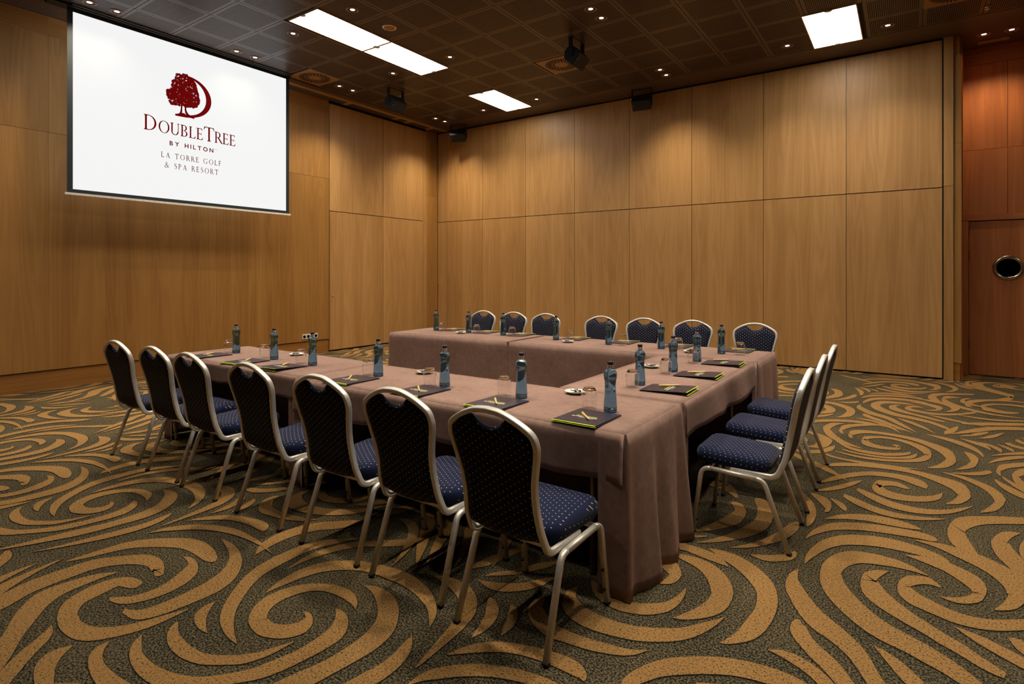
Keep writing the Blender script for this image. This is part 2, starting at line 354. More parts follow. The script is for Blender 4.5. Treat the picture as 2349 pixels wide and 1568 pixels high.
CARPET = '''-2990,1221,-2967,1214 -3041,1215,-2946,1181 -3079,1202,-2975,1155 -3116,1167,-3029,1139 -3135,1119,-3023,1095 -3134,1066,-3012,1043 -3116,1009,-3000,995 -3090,961,-2959,960 -3042,918,-2920,943 -2957,882,-2900,942 -2851,863,-2881,938 -2753,868,-2859,934 -2695,888,-2807,938 -2659,915,-2761,951 -2630,951,-2717,978 -2602,996,-2677,1018 -2582,1042,-2649,1061 -2569,1093,-2627,1109 -2565,1148,-2609,1160 -2566,1204,-2586,1209 -2568,1232,-2574,1234
-3062,1446,-3069,1451 -2993,1435,-3031,1468 -2963,1420,-2951,1460 -2955,1410,-2854,1413 -2933,1380,-2809,1358 -2901,1329,-2788,1306 -2872,1271,-2779,1249 -2864,1220,-2785,1198 -2870,1174,-2799,1153 -2889,1135,-2822,1113 -2915,1110,-2853,1086 -2938,1092,-2891,1071 -2958,1079,-2932,1066
-3097,1661,-3103,1667 -2987,1631,-3018,1671 -2905,1600,-2914,1654 -2856,1571,-2791,1605 -2803,1528,-2685,1528 -2760,1473,-2621,1444 -2730,1401,-2601,1366 -2718,1331,-2602,1297 -2714,1263,-2608,1234 -2714,1202,-2616,1175 -2720,1154,-2631,1127 -2736,1118,-2652,1090 -2757,1096,-2686,1064 -2786,1085,-2749,1059 -2807,1079,-2779,1059
-2919,1546,-2887,1519 -2979,1568,-2900,1498 -3045,1584,-2956,1490 -3149,1594,-3025,1494 -3229,1577,-3098,1495 -3285,1552,-3163,1487 -3330,1521,-3215,1467 -3396,1470,-3287,1424 -3452,1414,-3351,1375 -3489,1354,-3400,1326 -3502,1288,-3428,1267 -3508,1222,-3449,1206 -3512,1159,-3469,1148 -3512,1111,-3491,1106 -3511,1088,-3502,1086
-2983,1277,-2994,1278 -2969,1309,-3064,1305 -3103,1366,-3046,1289 -3214,1364,-3108,1298 -3272,1335,-3158,1286 -3312,1297,-3210,1258 -3354,1252,-3254,1218 -3399,1201,-3289,1168 -3424,1141,-3306,1114 -3427,1079,-3306,1054 -3433,1020,-3305,996 -3432,960,-3301,938 -3424,900,-3292,883 -3406,846,-3265,832 -3389,802,-3244,788 -3373,763,-3233,752 -3350,722,-3214,714 -3282,610,-3185,671 -3167,513,-3125,550 -3045,434,-3043,437
-3178,1188,-3170,1185 -3217,1155,-3176,1143 -3246,1108,-3176,1092 -3264,1051,-3171,1031 -3273,998,-3164,979 -3275,946,-3138,929 -3259,890,-3095,882 -3194,828,-3028,833 -3121,779,-2970,791 -3050,742,-2920,757 -2990,708,-2862,725 -2938,678,-2807,694 -2889,650,-2762,665 -2848,626,-2728,641 -2737,543,-2684,627 -2607,488,-2580,529 -2479,428,-2477,431
-2927,853,-2924,854 -2904,836,-2870,844 -2886,815,-2818,816 -2856,780,-2782,780 -2831,744,-2745,744 -2798,705,-2704,709 -2760,668,-2661,674 -2727,638,-2625,645 -2702,614,-2598,620 -2681,594,-2580,600 -2561,472,-2512,516 -2456,379,-2440,391 -2408,327,-2406,329
-2693,853,-2688,852 -2714,822,-2659,816 -2719,788,-2625,788 -2700,755,-2587,767 -2658,726,-2559,757 -2597,706,-2537,749 -2541,695,-2506,739 -2493,689,-2473,731 -2397,678,-2391,715 -2255,675,-2254,693 -2115,681,-2115,683
-2606,946,-2601,946 -2608,920,-2568,918 -2597,892,-2533,898 -2560,862,-2504,889 -2492,839,-2472,883 -2412,825,-2434,881 -2338,820,-2383,882 -2281,823,-2341,884 -2214,828,-2222,898 -2077,873,-2084,907 -1946,930,-1947,933
-2546,1037,-2542,1038 -2532,1015,-2501,1021 -2509,991,-2459,1004 -2458,960,-2425,993 -2379,937,-2384,988 -2290,928,-2335,987 -2207,933,-2275,991 -2144,950,-2223,1001 -2096,977,-2171,1017 -2058,1010,-2121,1040 -2023,1045,-2081,1070 -1980,1091,-2037,1117 -1929,1149,-1993,1176 -1903,1195,-1976,1223 -1886,1243,-1961,1272 -1874,1298,-1946,1324 -1864,1359,-1941,1386 -1858,1421,-1945,1450 -1862,1487,-1957,1504 -1901,1550,-1977,1536 -1962,1597,-1989,1554 -2010,1609,-2011,1574 -2036,1607,-2030,1591 -2043,1603,-2042,1599
-2517,1166,-2513,1166 -2506,1136,-2463,1141 -2467,1101,-2425,1129 -2397,1072,-2395,1124 -2318,1060,-2354,1119 -2242,1065,-2298,1117 -2176,1082,-2234,1123 -2132,1107,-2189,1139 -2091,1136,-2144,1165 -2049,1169,-2103,1196 -2026,1205,-2073,1226 -2011,1241,-2051,1258 -2002,1281,-2033,1293 -1998,1335,-2012,1340 -1997,1363,-2002,1365
-2535,1332,-2529,1331 -2539,1304,-2501,1297 -2533,1270,-2467,1264 -2505,1228,-2435,1242 -2440,1198,-2424,1236 -2384,1190,-2392,1219 -2339,1195,-2340,1198
-2173,1229,-2172,1226 -2228,1251,-2225,1227 -2281,1276,-2295,1239 -2330,1304,-2379,1269 -2371,1332,-2450,1316 -2419,1373,-2508,1371 -2467,1428,-2561,1434 -2516,1490,-2613,1504 -2553,1556,-2653,1581 -2576,1628,-2675,1662 -2587,1712,-2682,1752 -2590,1799,-2678,1840 -2584,1881,-2660,1923 -2557,1951,-2618,1991 -2524,2021,-2561,2048 -2488,2092,-2495,2097
-2784,1676,-2790,1677 -2793,1711,-2844,1722 -2800,1759,-2886,1790 -2808,1829,-2906,1871 -2807,1896,-2903,1944 -2789,1968,-2881,2021 -2753,2038,-2844,2098 -2709,2079,-2798,2145 -2669,2127,-2752,2187 -2643,2184,-2707,2230 -2640,2236,-2667,2255 -2641,2261,-2648,2267
-2516,1691,-2522,1693 -2516,1760,-2545,1772 -2505,1831,-2551,1855 -2480,1906,-2535,1938 -2448,1975,-2503,2012 -2404,2035,-2456,2075 -2346,2086,-2396,2128 -2278,2131,-2334,2182 -2224,2181,-2281,2231 -2193,2234,-2238,2274 -2191,2274,-2211,2290 -2193,2292,-2199,2297
-2410,1500,-2416,1501 -2406,1547,-2441,1559 -2398,1606,-2458,1630 -2386,1677,-2461,1712 -2363,1742,-2445,1788 -2325,1796,-2406,1853 -2272,1840,-2347,1901 -2208,1876,-2278,1942 -2129,1895,-2193,1971 -2035,1899,-2098,1986 -1954,1902,-2011,1993 -1879,1891,-1913,1980 -1805,1868,-1817,1947 -1744,1843,-1734,1897 -1702,1817,-1673,1842 -1668,1785,-1642,1795 -1637,1755,-1625,1757 -1622,1739,-1619,1740
-2134,1506,-2137,1514 -2097,1487,-2099,1517 -2098,1478,-2038,1479 -2092,1454,-2013,1427 -2108,1425,-2027,1382 -2138,1401,-2056,1347 -2177,1388,-2100,1322 -2225,1392,-2163,1306 -2222,1390,-2267,1330 -2237,1396,-2336,1386 -2270,1428,-2371,1443 -2292,1473,-2382,1502 -2295,1528,-2373,1562 -2281,1583,-2347,1618 -2251,1628,-2307,1665 -2206,1658,-2255,1699 -2145,1670,-2196,1724 -2088,1672,-2131,1733 -2045,1667,-2064,1723 -2020,1664,-2011,1692 -1994,1656,-1985,1667 -1973,1647,-1971,1649
-2082,1795,-2085,1799 -2016,1779,-2044,1822 -1958,1750,-1976,1827 -1906,1713,-1894,1807 -1883,1695,-1819,1758 -1859,1671,-1761,1697 -1835,1637,-1718,1627 -1815,1589,-1701,1560 -1802,1533,-1698,1497 -1799,1473,-1705,1438 -1800,1417,-1713,1384 -1806,1364,-1721,1333 -1817,1317,-1729,1283 -1832,1270,-1741,1235 -1844,1229,-1753,1196 -1852,1195,-1766,1165 -1881,1056,-1825,1038 -1908,918,-1891,912 -1925,850,-1922,849
-1641,1656,-1638,1656 -1637,1620,-1602,1621 -1631,1582,-1572,1576 -1621,1539,-1553,1523 -1618,1495,-1547,1472 -1622,1451,-1548,1421 -1631,1405,-1555,1374 -1640,1362,-1565,1332 -1658,1267,-1592,1250 -1684,1130,-1652,1120 -1721,996,-1719,995
-1880,2042,-1883,2047 -1794,2024,-1823,2076 -1719,1999,-1751,2087 -1664,1970,-1667,2069 -1642,1944,-1584,2011 -1617,1915,-1530,1935 -1584,1871,-1507,1861 -1564,1812,-1498,1792 -1547,1747,-1494,1730 -1534,1683,-1493,1670 -1521,1620,-1491,1612 -1509,1569,-1491,1564 -1496,1528,-1493,1527
-1553,2050,-1550,2058 -1524,2003,-1505,2045 -1507,1973,-1459,2004 -1488,1945,-1428,1946 -1471,1901,-1416,1886 -1453,1845,-1419,1831 -1436,1782,-1433,1780
-1435,2059,-1433,2064 -1418,2025,-1401,2056 -1408,1999,-1364,2015 -1389,1963,-1341,1962 -1378,1930,-1337,1918 -1363,1893,-1339,1888 -1345,1861,-1342,1861
-1674,2136,-1677,2141 -1610,2113,-1631,2156 -1550,2114,-1588,2175 -1502,2140,-1542,2199 -1461,2175,-1502,2229 -1426,2221,-1468,2270 -1401,2278,-1438,2320 -1388,2341,-1404,2359 -1383,2374,-1387,2379
-1672,2187,-1676,2191 -1638,2214,-1657,2235 -1603,2243,-1626,2274 -1563,2278,-1589,2310 -1528,2327,-1566,2369 -1495,2376,-1534,2427 -1464,2430,-1497,2472 -1447,2495,-1462,2513 -1441,2529,-1445,2534
-1782,2186,-1786,2190 -1762,2211,-1785,2231 -1742,2239,-1783,2274 -1722,2273,-1778,2323 -1703,2337,-1755,2387 -1684,2411,-1729,2455 -1667,2488,-1704,2524 -1662,2569,-1679,2585 -1660,2611,-1665,2616
-1444,1651,-1447,1653 -1412,1680,-1434,1698 -1375,1713,-1409,1747 -1331,1750,-1370,1796 -1286,1781,-1320,1833 -1235,1804,-1264,1859 -1179,1819,-1204,1877 -1119,1827,-1142,1894 -1063,1829,-1082,1903 -1014,1827,-1025,1902 -984,1826,-982,1884 -969,1828,-953,1854 -953,1821,-947,1827
-1454,1449,-1459,1451 -1437,1478,-1459,1490 -1416,1505,-1452,1529 -1388,1531,-1433,1570 -1343,1576,-1388,1621 -1291,1617,-1332,1668 -1235,1651,-1270,1705 -1172,1677,-1200,1733 -1112,1695,-1135,1751 -1061,1706,-1078,1758 -1019,1714,-1030,1759 -933,1721,-934,1757 -795,1721,-793,1739 -657,1704,-656,1705
-1338,2184,-1333,2181 -1370,2156,-1311,2124 -1357,2080,-1297,2116 -1306,2019,-1281,2100 -1243,1979,-1242,2071 -1178,1963,-1199,2052 -1123,1971,-1144,2044 -1059,1977,-1079,2045 -998,1989,-1017,2051 -942,2007,-959,2062 -888,2032,-902,2074 -849,2068,-860,2091 -826,2110,-828,2113
-1262,2358,-1257,2355 -1286,2311,-1233,2286 -1269,2223,-1214,2268 -1212,2150,-1196,2253 -1148,2115,-1160,2236 -1085,2105,-1108,2220 -1022,2109,-1048,2212 -958,2121,-984,2217 -905,2135,-933,2228 -860,2154,-891,2245 -798,2193,-829,2279 -748,2235,-780,2314 -713,2278,-747,2348 -683,2333,-715,2392 -659,2397,-682,2437 -642,2461,-653,2478 -638,2492,-643,2497 -637,2503,-639,2505
-1233,2441,-1228,2454 -1203,2384,-1190,2432 -1160,2337,-1156,2411 -1110,2310,-1116,2384 -1054,2295,-1068,2369 -1000,2297,-1023,2373 -953,2312,-981,2393 -921,2327,-951,2407 -885,2356,-918,2432 -848,2404,-884,2467 -830,2465,-867,2506 -825,2534,-854,2554 -831,2599,-847,2606 -839,2626,-845,2624 -842,2634,-845,2633
-954,2601,-958,2607 -925,2618,-948,2659 -900,2650,-946,2705 -895,2734,-948,2711 -941,2823,-957,2715 -995,2858,-983,2739 -1041,2851,-1026,2766 -1082,2848,-1067,2780 -1122,2832,-1109,2789 -1158,2804,-1155,2795
-1015,2511,-1025,2523 -992,2540,-1028,2577 -991,2599,-1032,2593 -1028,2653,-1027,2597 -1060,2640,-1050,2606 -1073,2630,-1067,2609
-1032,2918,-1034,2925 -973,2897,-981,2940 -913,2875,-924,2949 -854,2846,-861,2948 -804,2798,-797,2924 -768,2742,-737,2877 -743,2686,-686,2807 -734,2658,-649,2713 -732,2649,-642,2592 -732,2597,-665,2508 -746,2531,-703,2451 -768,2470,-740,2412 -790,2423,-775,2386 -808,2392,-802,2377 -817,2378,-815,2374
-1086,3013,-1092,3040 -1041,2992,-1055,3056 -995,2985,-1013,3065 -948,2989,-962,3066 -887,2973,-899,3062 -830,2960,-839,3050 -782,2953,-785,3024 -748,2949,-747,2978 -731,2946,-730,2955
-860,3081,-861,3089 -808,3036,-813,3099 -754,2996,-760,3100 -700,2957,-698,3084 -643,2901,-630,3039 -595,2840,-568,2981 -564,2783,-515,2907 -555,2745,-481,2812 -547,2694,-465,2718 -544,2642,-463,2612 -552,2567,-474,2504 -560,2499,-500,2420 -569,2432,-534,2372 -584,2381,-565,2340 -597,2345,-589,2323 -609,2322,-608,2318
-665,3135,-666,3145 -613,3116,-619,3170 -564,3123,-576,3197 -523,3155,-538,3228 -489,3189,-510,3270 -468,3245,-495,3292 -469,3298,-484,3316
-770,3158,-772,3166 -713,3195,-722,3228 -662,3245,-679,3298 -617,3309,-641,3382 -569,3388,-604,3486 -531,3484,-577,3586 -510,3584,-557,3674 -511,3665,-537,3703 -515,3700,-527,3717
-934,3114,-936,3121 -878,3153,-890,3188 -818,3211,-841,3277 -755,3293,-793,3393 -694,3397,-753,3535 -655,3533,-741,3639 -657,3702,-747,3690 -697,3870,-754,3736 -757,3961,-768,3804 -806,3961,-807,3906
-1006,3231,-1012,3244 -942,3278,-964,3338 -884,3343,-924,3442 -836,3426,-893,3555 -800,3516,-875,3649 -806,3687,-870,3648 -857,3798,-874,3687 -902,3814,-898,3741 -919,3809,-917,3773
-1021,3138,-1030,3165 -982,3156,-991,3189 -944,3182,-952,3209 -910,3218,-912,3226
-826,1875,-833,1881 -806,1887,-839,1918 -777,1928,-823,1982 -735,1996,-779,2069 -692,2038,-729,2128 -642,2079,-674,2175 -588,2117,-613,2217 -533,2149,-550,2248 -476,2170,-485,2269 -418,2182,-421,2281 -370,2187,-367,2282 -330,2189,-323,2275 -296,2187,-287,2263 -166,2160,-149,2207 -39,2110,-31,2123 21,2074,22,2076
-442,3121,-438,3118 -470,3041,-428,3022 -466,2915,-415,2991 -432,2822,-389,2935 -378,2709,-336,2838 -317,2630,-288,2771 -264,2595,-238,2722 -219,2556,-190,2671 -184,2516,-149,2619 -158,2473,-119,2566 -136,2430,-97,2510 -116,2388,-80,2465 -100,2353,-63,2428 -46,2252,3,2275 32,2134,47,2141 70,2074,72,2075
-378,2668,-366,2662 -394,2639,-356,2634 -394,2578,-348,2638 -379,2534,-339,2623 -356,2497,-323,2586 -328,2462,-301,2549 -299,2426,-274,2516 -267,2395,-243,2488 -242,2366,-212,2456 -219,2338,-188,2422 -203,2317,-172,2394 -187,2296,-158,2370 -172,2275,-143,2348 -97,2182,-56,2212 0,2080,13,2089 48,2028,50,2029
-441,2381,-442,2385 -408,2373,-409,2406 -374,2361,-371,2414 -339,2344,-331,2408 -308,2327,-296,2393 -281,2306,-264,2373 -257,2282,-237,2349 -237,2258,-214,2322 -198,2204,-152,2237 -120,2091,-95,2104 -61,1966,-59,1966
88,3413,87,3406 50,3452,45,3414 9,3485,1,3417 -39,3510,-46,3414 -104,3515,-108,3399 -163,3511,-163,3379 -214,3497,-203,3350 -264,3461,-236,3298 -312,3380,-255,3234 -348,3244,-262,3184 -342,3088,-258,3181 -318,2990,-249,3136 -283,2915,-230,3079 -240,2849,-196,3013 -195,2793,-156,2949 -148,2744,-114,2894 -100,2710,-72,2853 -53,2688,-29,2824 -9,2673,16,2800 32,2651,60,2774 71,2630,100,2747 108,2610,137,2717 140,2587,170,2686 163,2570,193,2660 177,2558,207,2641 191,2539,222,2619 220,2490,281,2528 296,2376,328,2391 355,2250,358,2251
-73,3352,-72,3345 -99,3340,-93,3295 -130,3322,-114,3231 -173,3256,-119,3191 -177,3114,-111,3215 -151,3030,-101,3184 -114,2981,-77,3127 -77,2946,-48,3081 -38,2916,-12,3035 3,2886,26,2990 42,2861,63,2956 76,2835,99,2924 109,2807,131,2894 146,2783,168,2869 176,2762,199,2842 201,2741,222,2814 232,2719,252,2787 262,2705,278,2761 290,2699,301,2738
133,3321,130,3309 110,3371,99,3316 78,3393,72,3307 43,3378,43,3283 5,3352,16,3243 -29,3272,13,3231 -33,3159,14,3242 -9,3099,25,3223 21,3068,46,3194 53,3053,75,3170 87,3039,107,3147 121,3025,141,3128 158,3011,176,3114 202,3010,218,3108 250,3019,263,3116 302,3041,313,3140 368,3087,379,3187 419,3133,427,3227 452,3172,459,3259 562,3312,516,3344 611,3449,595,3456 628,3518,626,3519
127,3214,128,3221 166,3201,171,3242 205,3207,209,3273 243,3236,240,3316 280,3289,254,3362 307,3416,249,3348 295,3511,246,3371 261,3559,225,3412 221,3593,192,3461 174,3623,153,3507 121,3636,108,3536 62,3627,56,3563 -1,3598,-1,3589
-419,3198,-422,3200 -404,3262,-429,3285 -381,3336,-415,3406 -346,3433,-377,3537 -304,3504,-324,3630 -253,3557,-264,3693 -195,3592,-199,3732 -136,3616,-135,3757 -80,3628,-74,3768 -25,3633,-16,3764 39,3632,51,3749 99,3628,111,3719 149,3623,158,3681 171,3624,175,3648 179,3624,181,3633
39,3819,40,3829 96,3804,100,3849 153,3771,164,3855 210,3722,230,3845 266,3675,294,3825 310,3629,347,3793 342,3579,388,3753 368,3517,428,3714 378,3462,457,3640 378,3423,463,3528 382,3426,438,3390 378,3394,394,3290 351,3311,354,3248 326,3256,326,3230 314,3230,314,3224
-454,3503,-457,3508 -431,3565,-447,3604 -397,3629,-416,3709 -348,3701,-363,3804 -290,3751,-298,3861 -224,3790,-228,3901 -153,3818,-154,3931 -84,3834,-81,3947 -14,3847,-9,3957 51,3858,59,3960 99,3858,108,3945 126,3865,133,3921 139,3881,140,3891
-398,3843,-400,3853 -350,3883,-357,3935 -289,3921,-295,4006 -214,3954,-217,4056 -142,3963,-140,4082 -69,3968,-63,4084 1,3974,8,4064 49,3990,53,4029 72,3999,73,4010
659,4572,642,4469 611,4561,593,4445 539,4531,523,4403 446,4481,432,4342 367,4429,357,4274 299,4376,299,4182 238,4293,269,4096 193,4098,273,4100 194,3932,272,4098 221,3847,276,4031 267,3817,292,3917 294,3809,303,3843 303,3808,305,3816
525,4265,524,4251 486,4260,480,4166 439,4216,451,4075 379,4046,455,4064 382,3875,459,4064 402,3790,469,3981 425,3720,488,3897 437,3668,500,3841 456,3617,514,3791 479,3572,533,3732 520,3500,617,3553 633,3401,661,3421 690,3355,694,3359
604,4200,599,4165 569,4210,557,4115 527,4158,540,4076 496,4043,536,4051 486,3932,534,4016 498,3856,538,3979 519,3820,554,3933 596,3741,651,3795 742,3692,751,3714 815,3688,816,3692
336,3001,337,3007 342,2974,355,3021 350,2947,375,3021 363,2920,393,3006 381,2896,411,2982 418,2849,478,2895 518,2749,548,2772 616,2648,619,2650
165,2975,166,2981 200,2931,210,2972 233,2896,249,2959 263,2871,282,2942 293,2847,314,2923 323,2826,345,2902 351,2807,374,2882 371,2796,394,2870 439,2767,469,2826 577,2727,589,2757 716,2698,717,2701
-105,2642,-104,2647 -84,2604,-75,2636 -63,2566,-47,2620 -43,2530,-20,2599 -24,2496,3,2573 -5,2469,23,2549 12,2449,40,2525 26,2428,55,2501 55,2376,112,2410 134,2262,163,2277 202,2140,204,2141
18,4727,17,4707 0,4761,-5,4702 -23,4794,-31,4709 -56,4823,-61,4721 -98,4818,-97,4710 -138,4801,-131,4672 -175,4768,-152,4622 -195,4608,-143,4688 -169,4509,-139,4683 -130,4470,-117,4617 -84,4445,-77,4586 -29,4444,-24,4573 33,4465,36,4579 96,4503,97,4616 147,4557,145,4665 184,4630,174,4713 197,4727,186,4737 197,4762,194,4765
123,4854,112,4783 103,4932,85,4795 53,4989,39,4832 -24,5013,-31,4890 -94,5014,-95,4900 -162,4997,-161,4889 -232,4961,-227,4857 -309,4888,-299,4784 -382,4788,-368,4687 -446,4671,-431,4582 -489,4551,-481,4512 -508,4493,-505,4480
208,4535,208,4548 246,4562,245,4630 289,4604,278,4744 348,4769,282,4785 339,5002,279,4780 285,5090,253,4873 209,5124,190,4961 130,5159,119,5036 52,5185,45,5084 -27,5196,-30,5101 -120,5181,-120,5094 -216,5158,-214,5075 -312,5129,-308,5045 -412,5072,-405,4980 -484,4994,-475,4927 -524,4904,-522,4888
372,4491,372,4502 422,4540,421,4622 472,4621,460,4744 528,4835,466,4769 507,5018,463,4859 460,5118,434,4988 399,5187,383,5084 343,5233,332,5150 283,5255,277,5199 222,5258,220,5240
-277,4481,-273,4538 -234,4414,-227,4510 -185,4354,-176,4469 -129,4302,-120,4420 -74,4270,-67,4387 -12,4255,-5,4368 58,4260,64,4363 134,4295,138,4387 207,4357,208,4435 270,4441,271,4501 317,4530,316,4558 338,4575,338,4587
-341,4308,-338,4361 -303,4248,-297,4338 -256,4195,-249,4303 -200,4153,-193,4257 -140,4121,-134,4220 -82,4108,-78,4199 -25,4114,-22,4196 48,4140,51,4208 120,4187,122,4231 189,4249,190,4261
-406,4214,-406,4227 -375,4156,-371,4217 -346,4102,-336,4182 -321,4058,-308,4125 -312,4053,-302,4069 -307,4044,-303,4050
-526,4245,-526,4258 -493,4179,-489,4254 -459,4114,-451,4234 -432,4061,-410,4185 -421,4032,-386,4090 -414,4029,-389,3987 -413,3968,-410,3960
-570,4217,-568,4227 -536,4059,-513,4141 -514,3945,-471,4026 -499,3866,-449,3896 -491,3798,-449,3780 -483,3731,-458,3714 -474,3679,-471,3676
-506,4306,-508,4319 -452,4345,-459,4396 -400,4399,-412,4475 -353,4468,-367,4556 -309,4557,-321,4635 -277,4636,-285,4688 -259,4703,-261,4716
-96,5835,-95,5865 -58,5779,-53,5872 -52,5826,-38,5749 -71,5783,-69,5696 -125,5756,-124,5666 -185,5764,-186,5658 -242,5807,-245,5673 -277,5882,-289,5702 -288,5917,-321,5787 -290,5857,-321,5977 -279,5924,-289,6036 -232,5997,-235,6075 -157,6036,-157,6111 -75,6023,-73,6103 0,5963,7,6067 62,5866,75,6009 106,5753,131,5939 125,5671,164,5838 128,5708,163,5623 112,5631,122,5492 59,5521,60,5415 -23,5428,-23,5358 -123,5375,-122,5311 -224,5349,-223,5285 -324,5346,-323,5287 -430,5365,-429,5332 -484,5377,-484,5360
26,5711,31,5666 9,5676,13,5600 -46,5620,-45,5529 -143,5550,-142,5464 -246,5535,-245,5450 -340,5557,-340,5473 -420,5618,-421,5540 -498,5724,-499,5684 -538,5785,-538,5767
130,5295,130,5310 193,5334,193,5426 254,5403,244,5577 318,5598,260,5667 312,5896,258,5671 255,6032,226,5815 171,6123,155,5961 94,6193,85,6064 -3,6240,-7,6133 -118,6264,-119,6169 -226,6269,-225,6172 -315,6257,-310,6134 -381,6223,-367,6061 -429,6148,-401,5978 -429,5929,-408,6019 -394,5876,-391,5894
306,5373,306,5388 375,5442,375,5548 432,5552,412,5678 469,5792,412,5681 441,5922,408,5764 412,5956,398,5874 391,5965,388,5948
511,5898,502,5865 505,6041,485,5958 471,6176,450,6047 408,6281,390,6145 336,6358,322,6232 251,6401,244,6315 157,6418,156,6395
579,6156,572,6122 571,6259,554,6172 534,6341,518,6227 474,6389,462,6297 423,6420,417,6373 398,6434,395,6413
-504,6431,-502,6407 -562,6406,-551,6311 -616,6350,-584,6169 -654,6137,-588,6099 -596,5868,-577,6065 -525,5738,-519,5894 -437,5633,-436,5735 -346,5588,-345,5634 -300,5571,-300,5589
-116,6576,-116,6551 -209,6579,-208,6520 -321,6533,-316,6438 -440,6432,-428,6304 -508,6320,-480,6159 -515,6081,-491,6142 -475,5984,-472,5999
564,5947,566,5965 635,6014,640,6072 707,6076,717,6163 781,6133,793,6225 857,6196,864,6243 896,6228,898,6247
521,5689,521,5703 565,5766,567,5834 633,5858,642,5966 729,5969,741,6078 821,6072,828,6125 867,6123,870,6142
562,5390,559,5382 575,5530,544,5479 582,5537,581,5684 626,5630,636,5763 696,5715,710,5846 772,5804,784,5898 848,5900,851,5917
826,5748,825,5732 755,5722,741,5581 691,5652,681,5467 633,5485,663,5436 623,5283,667,5425 656,5205,681,5315 710,5174,713,5187
511,5255,520,5293 529,5125,551,5217 567,5011,594,5137 623,4929,648,5047 672,4914,683,4965 695,4913,698,4925
274,5264,275,5279 363,5276,368,5345 439,5320,445,5422 493,5387,501,5495 508,5418,517,5469 515,5432,517,5447
341,6545,341,6567 456,6666,462,6797 572,6805,584,6985 692,6953,707,7115 839,7050,858,7208 946,7110,963,7222 1012,7145,1016,7170
534,6509,536,6530 609,6571,617,6682 678,6691,683,6800 738,6865,739,6887
444,7050,447,7103 555,7077,566,7203 723,7164,739,7319 930,7303,947,7434 1027,7384,1037,7449 1067,7420,1071,7447
528,8553,526,8515 440,8581,432,8439 372,8537,371,8336 333,8219,366,8387 387,8016,408,8208 476,7866,492,8020 589,7758,601,7872 700,7679,711,7776 830,7652,838,7721 977,7666,981,7696
1148,8629,1142,8592 1028,8683,1016,8597 894,8673,881,8557 755,8590,744,8455 640,8480,628,8266 566,8330,567,8128 536,8047,564,8177 573,8002,582,8085 594,7997,598,8030
973,7976,965,7912 916,7964,901,7836 842,7983,821,7817 756,8041,734,7859 711,8134,679,7908 696,8057,682,8172 728,8164,737,8287 819,8281,828,8371 936,8326,948,8424 1056,8295,1074,8422 1128,8229,1140,8297 1160,8192,1166,8225
847,8615,851,8653 945,8661,963,8843 1016,8748,1033,8980 1063,9071,1025,8864 1011,9171,982,8959 928,9264,904,9074 825,9364,807,9204 719,9485,704,9342 640,9608,628,9502 590,9730,585,9682
1146,9837,1139,9789 1079,9909,1070,9837 1002,9896,991,9777 924,9724,941,9701 963,9569,980,9709 1065,9629,1075,9722 1205,9790,1211,9838
442,7461,445,7491 551,7403,557,7471 662,7380,671,7464 778,7399,787,7478 903,7467,912,7541 993,7526,1000,7584 1047,7568,1052,7596'''
def build_carpet():
    base = []
    for ln in CARPET.strip().split('\n'):
        a = np.array([[float(v) for v in q.split(',')] for q in ln.split(' ')])/1000
        base.append((crom(a[:, :2], 2), crom(a[:, 2:], 2)))
    Pv, Qv = np.array([2.05, -.02]), np.array([.02, 4.34])
    occ = set(); key = lambda p: (int(math.floor(p[0]/.035)), int(math.floor(p[1]/.035)))
    def samples(L, R):
        return np.vstack([L*(1-k)+R*k for k in (0, .25, .5, .75, 1)])
    chosen = []; lim = {0: .10, 1: .20}
    tiles = sorted(((i, j) for i in range(-4, 5) for j in range(-3, 3)), key=lambda q: abs(q[0])+abs(q[1])*.9)
    for (i, j, ps) in [(a, b, 0) for a, b in tiles]+[(a, b, 1) for a, b in tiles if (a, b) != (0, 0)]:
        acc = []
        for (L, R) in base:
            d = Pv*i+Qv*j; l, r = L+d, R+d; s = samples(l, r)
            if s[:, 0].max() < LX or s[:, 0].min() > RX or s[:, 1].max() < NY or s[:, 1].min() > AY: continue
            if (i, j) != (0, 0):
                hit = sum(key(p) in occ for p in s)/len(s)
                if hit > lim[ps]: continue
            acc.append((l, r, s))
        for l, r, s in acc:
            chosen.append((l, r))
            for p in s: occ.add(key(p))
    for grow, z, nm, mat in ((.004, .0004, 'carpet_outline', M['carpet_line']), (0, .0026, 'carpet_swirl', M['carpet_tan'])):
        mb = MB()
        for n, (l, r) in enumerate(chosen):
            zz = z+(n % 101)*.000018
            dv = l-r; ln = np.linalg.norm(dv, axis=1)[:, None]+1e-9
            a, b = l+dv/ln*grow, r-dv/ln*grow
            cl = lambda p: (min(max(p[0], LX-.05), RX+.05), min(max(p[1], NY-.05), AY+.05), zz)
            vs = []
            for k in range(len(a)): vs += [cl(a[k]), cl(b[k])]
            fs = []
            for k in range(len(a)-1):
                for q in ((2*k, 2*k+1, 2*k+3), (2*k, 2*k+3, 2*k+2)):
                    p0, p1, p2 = (vs[t] for t in q)
                    cr = (p1[0]-p0[0])*(p2[1]-p0[1])-(p1[1]-p0[1])*(p2[0]-p0[0])
                    if abs(cr) > 1e-9: fs.append(q if cr > 0 else q[::-1])
            mb.add(vs, fs)
        o = mb.obj(nm, mat, floor); o['kind'] = 'stuff'
build_carpet()

ceiling = struct(MB().box(LX-.1, RX+.1, NY-.1, AY+.1, CEIL+.012, CEIL+.08).obj('ceiling', M['gap']))
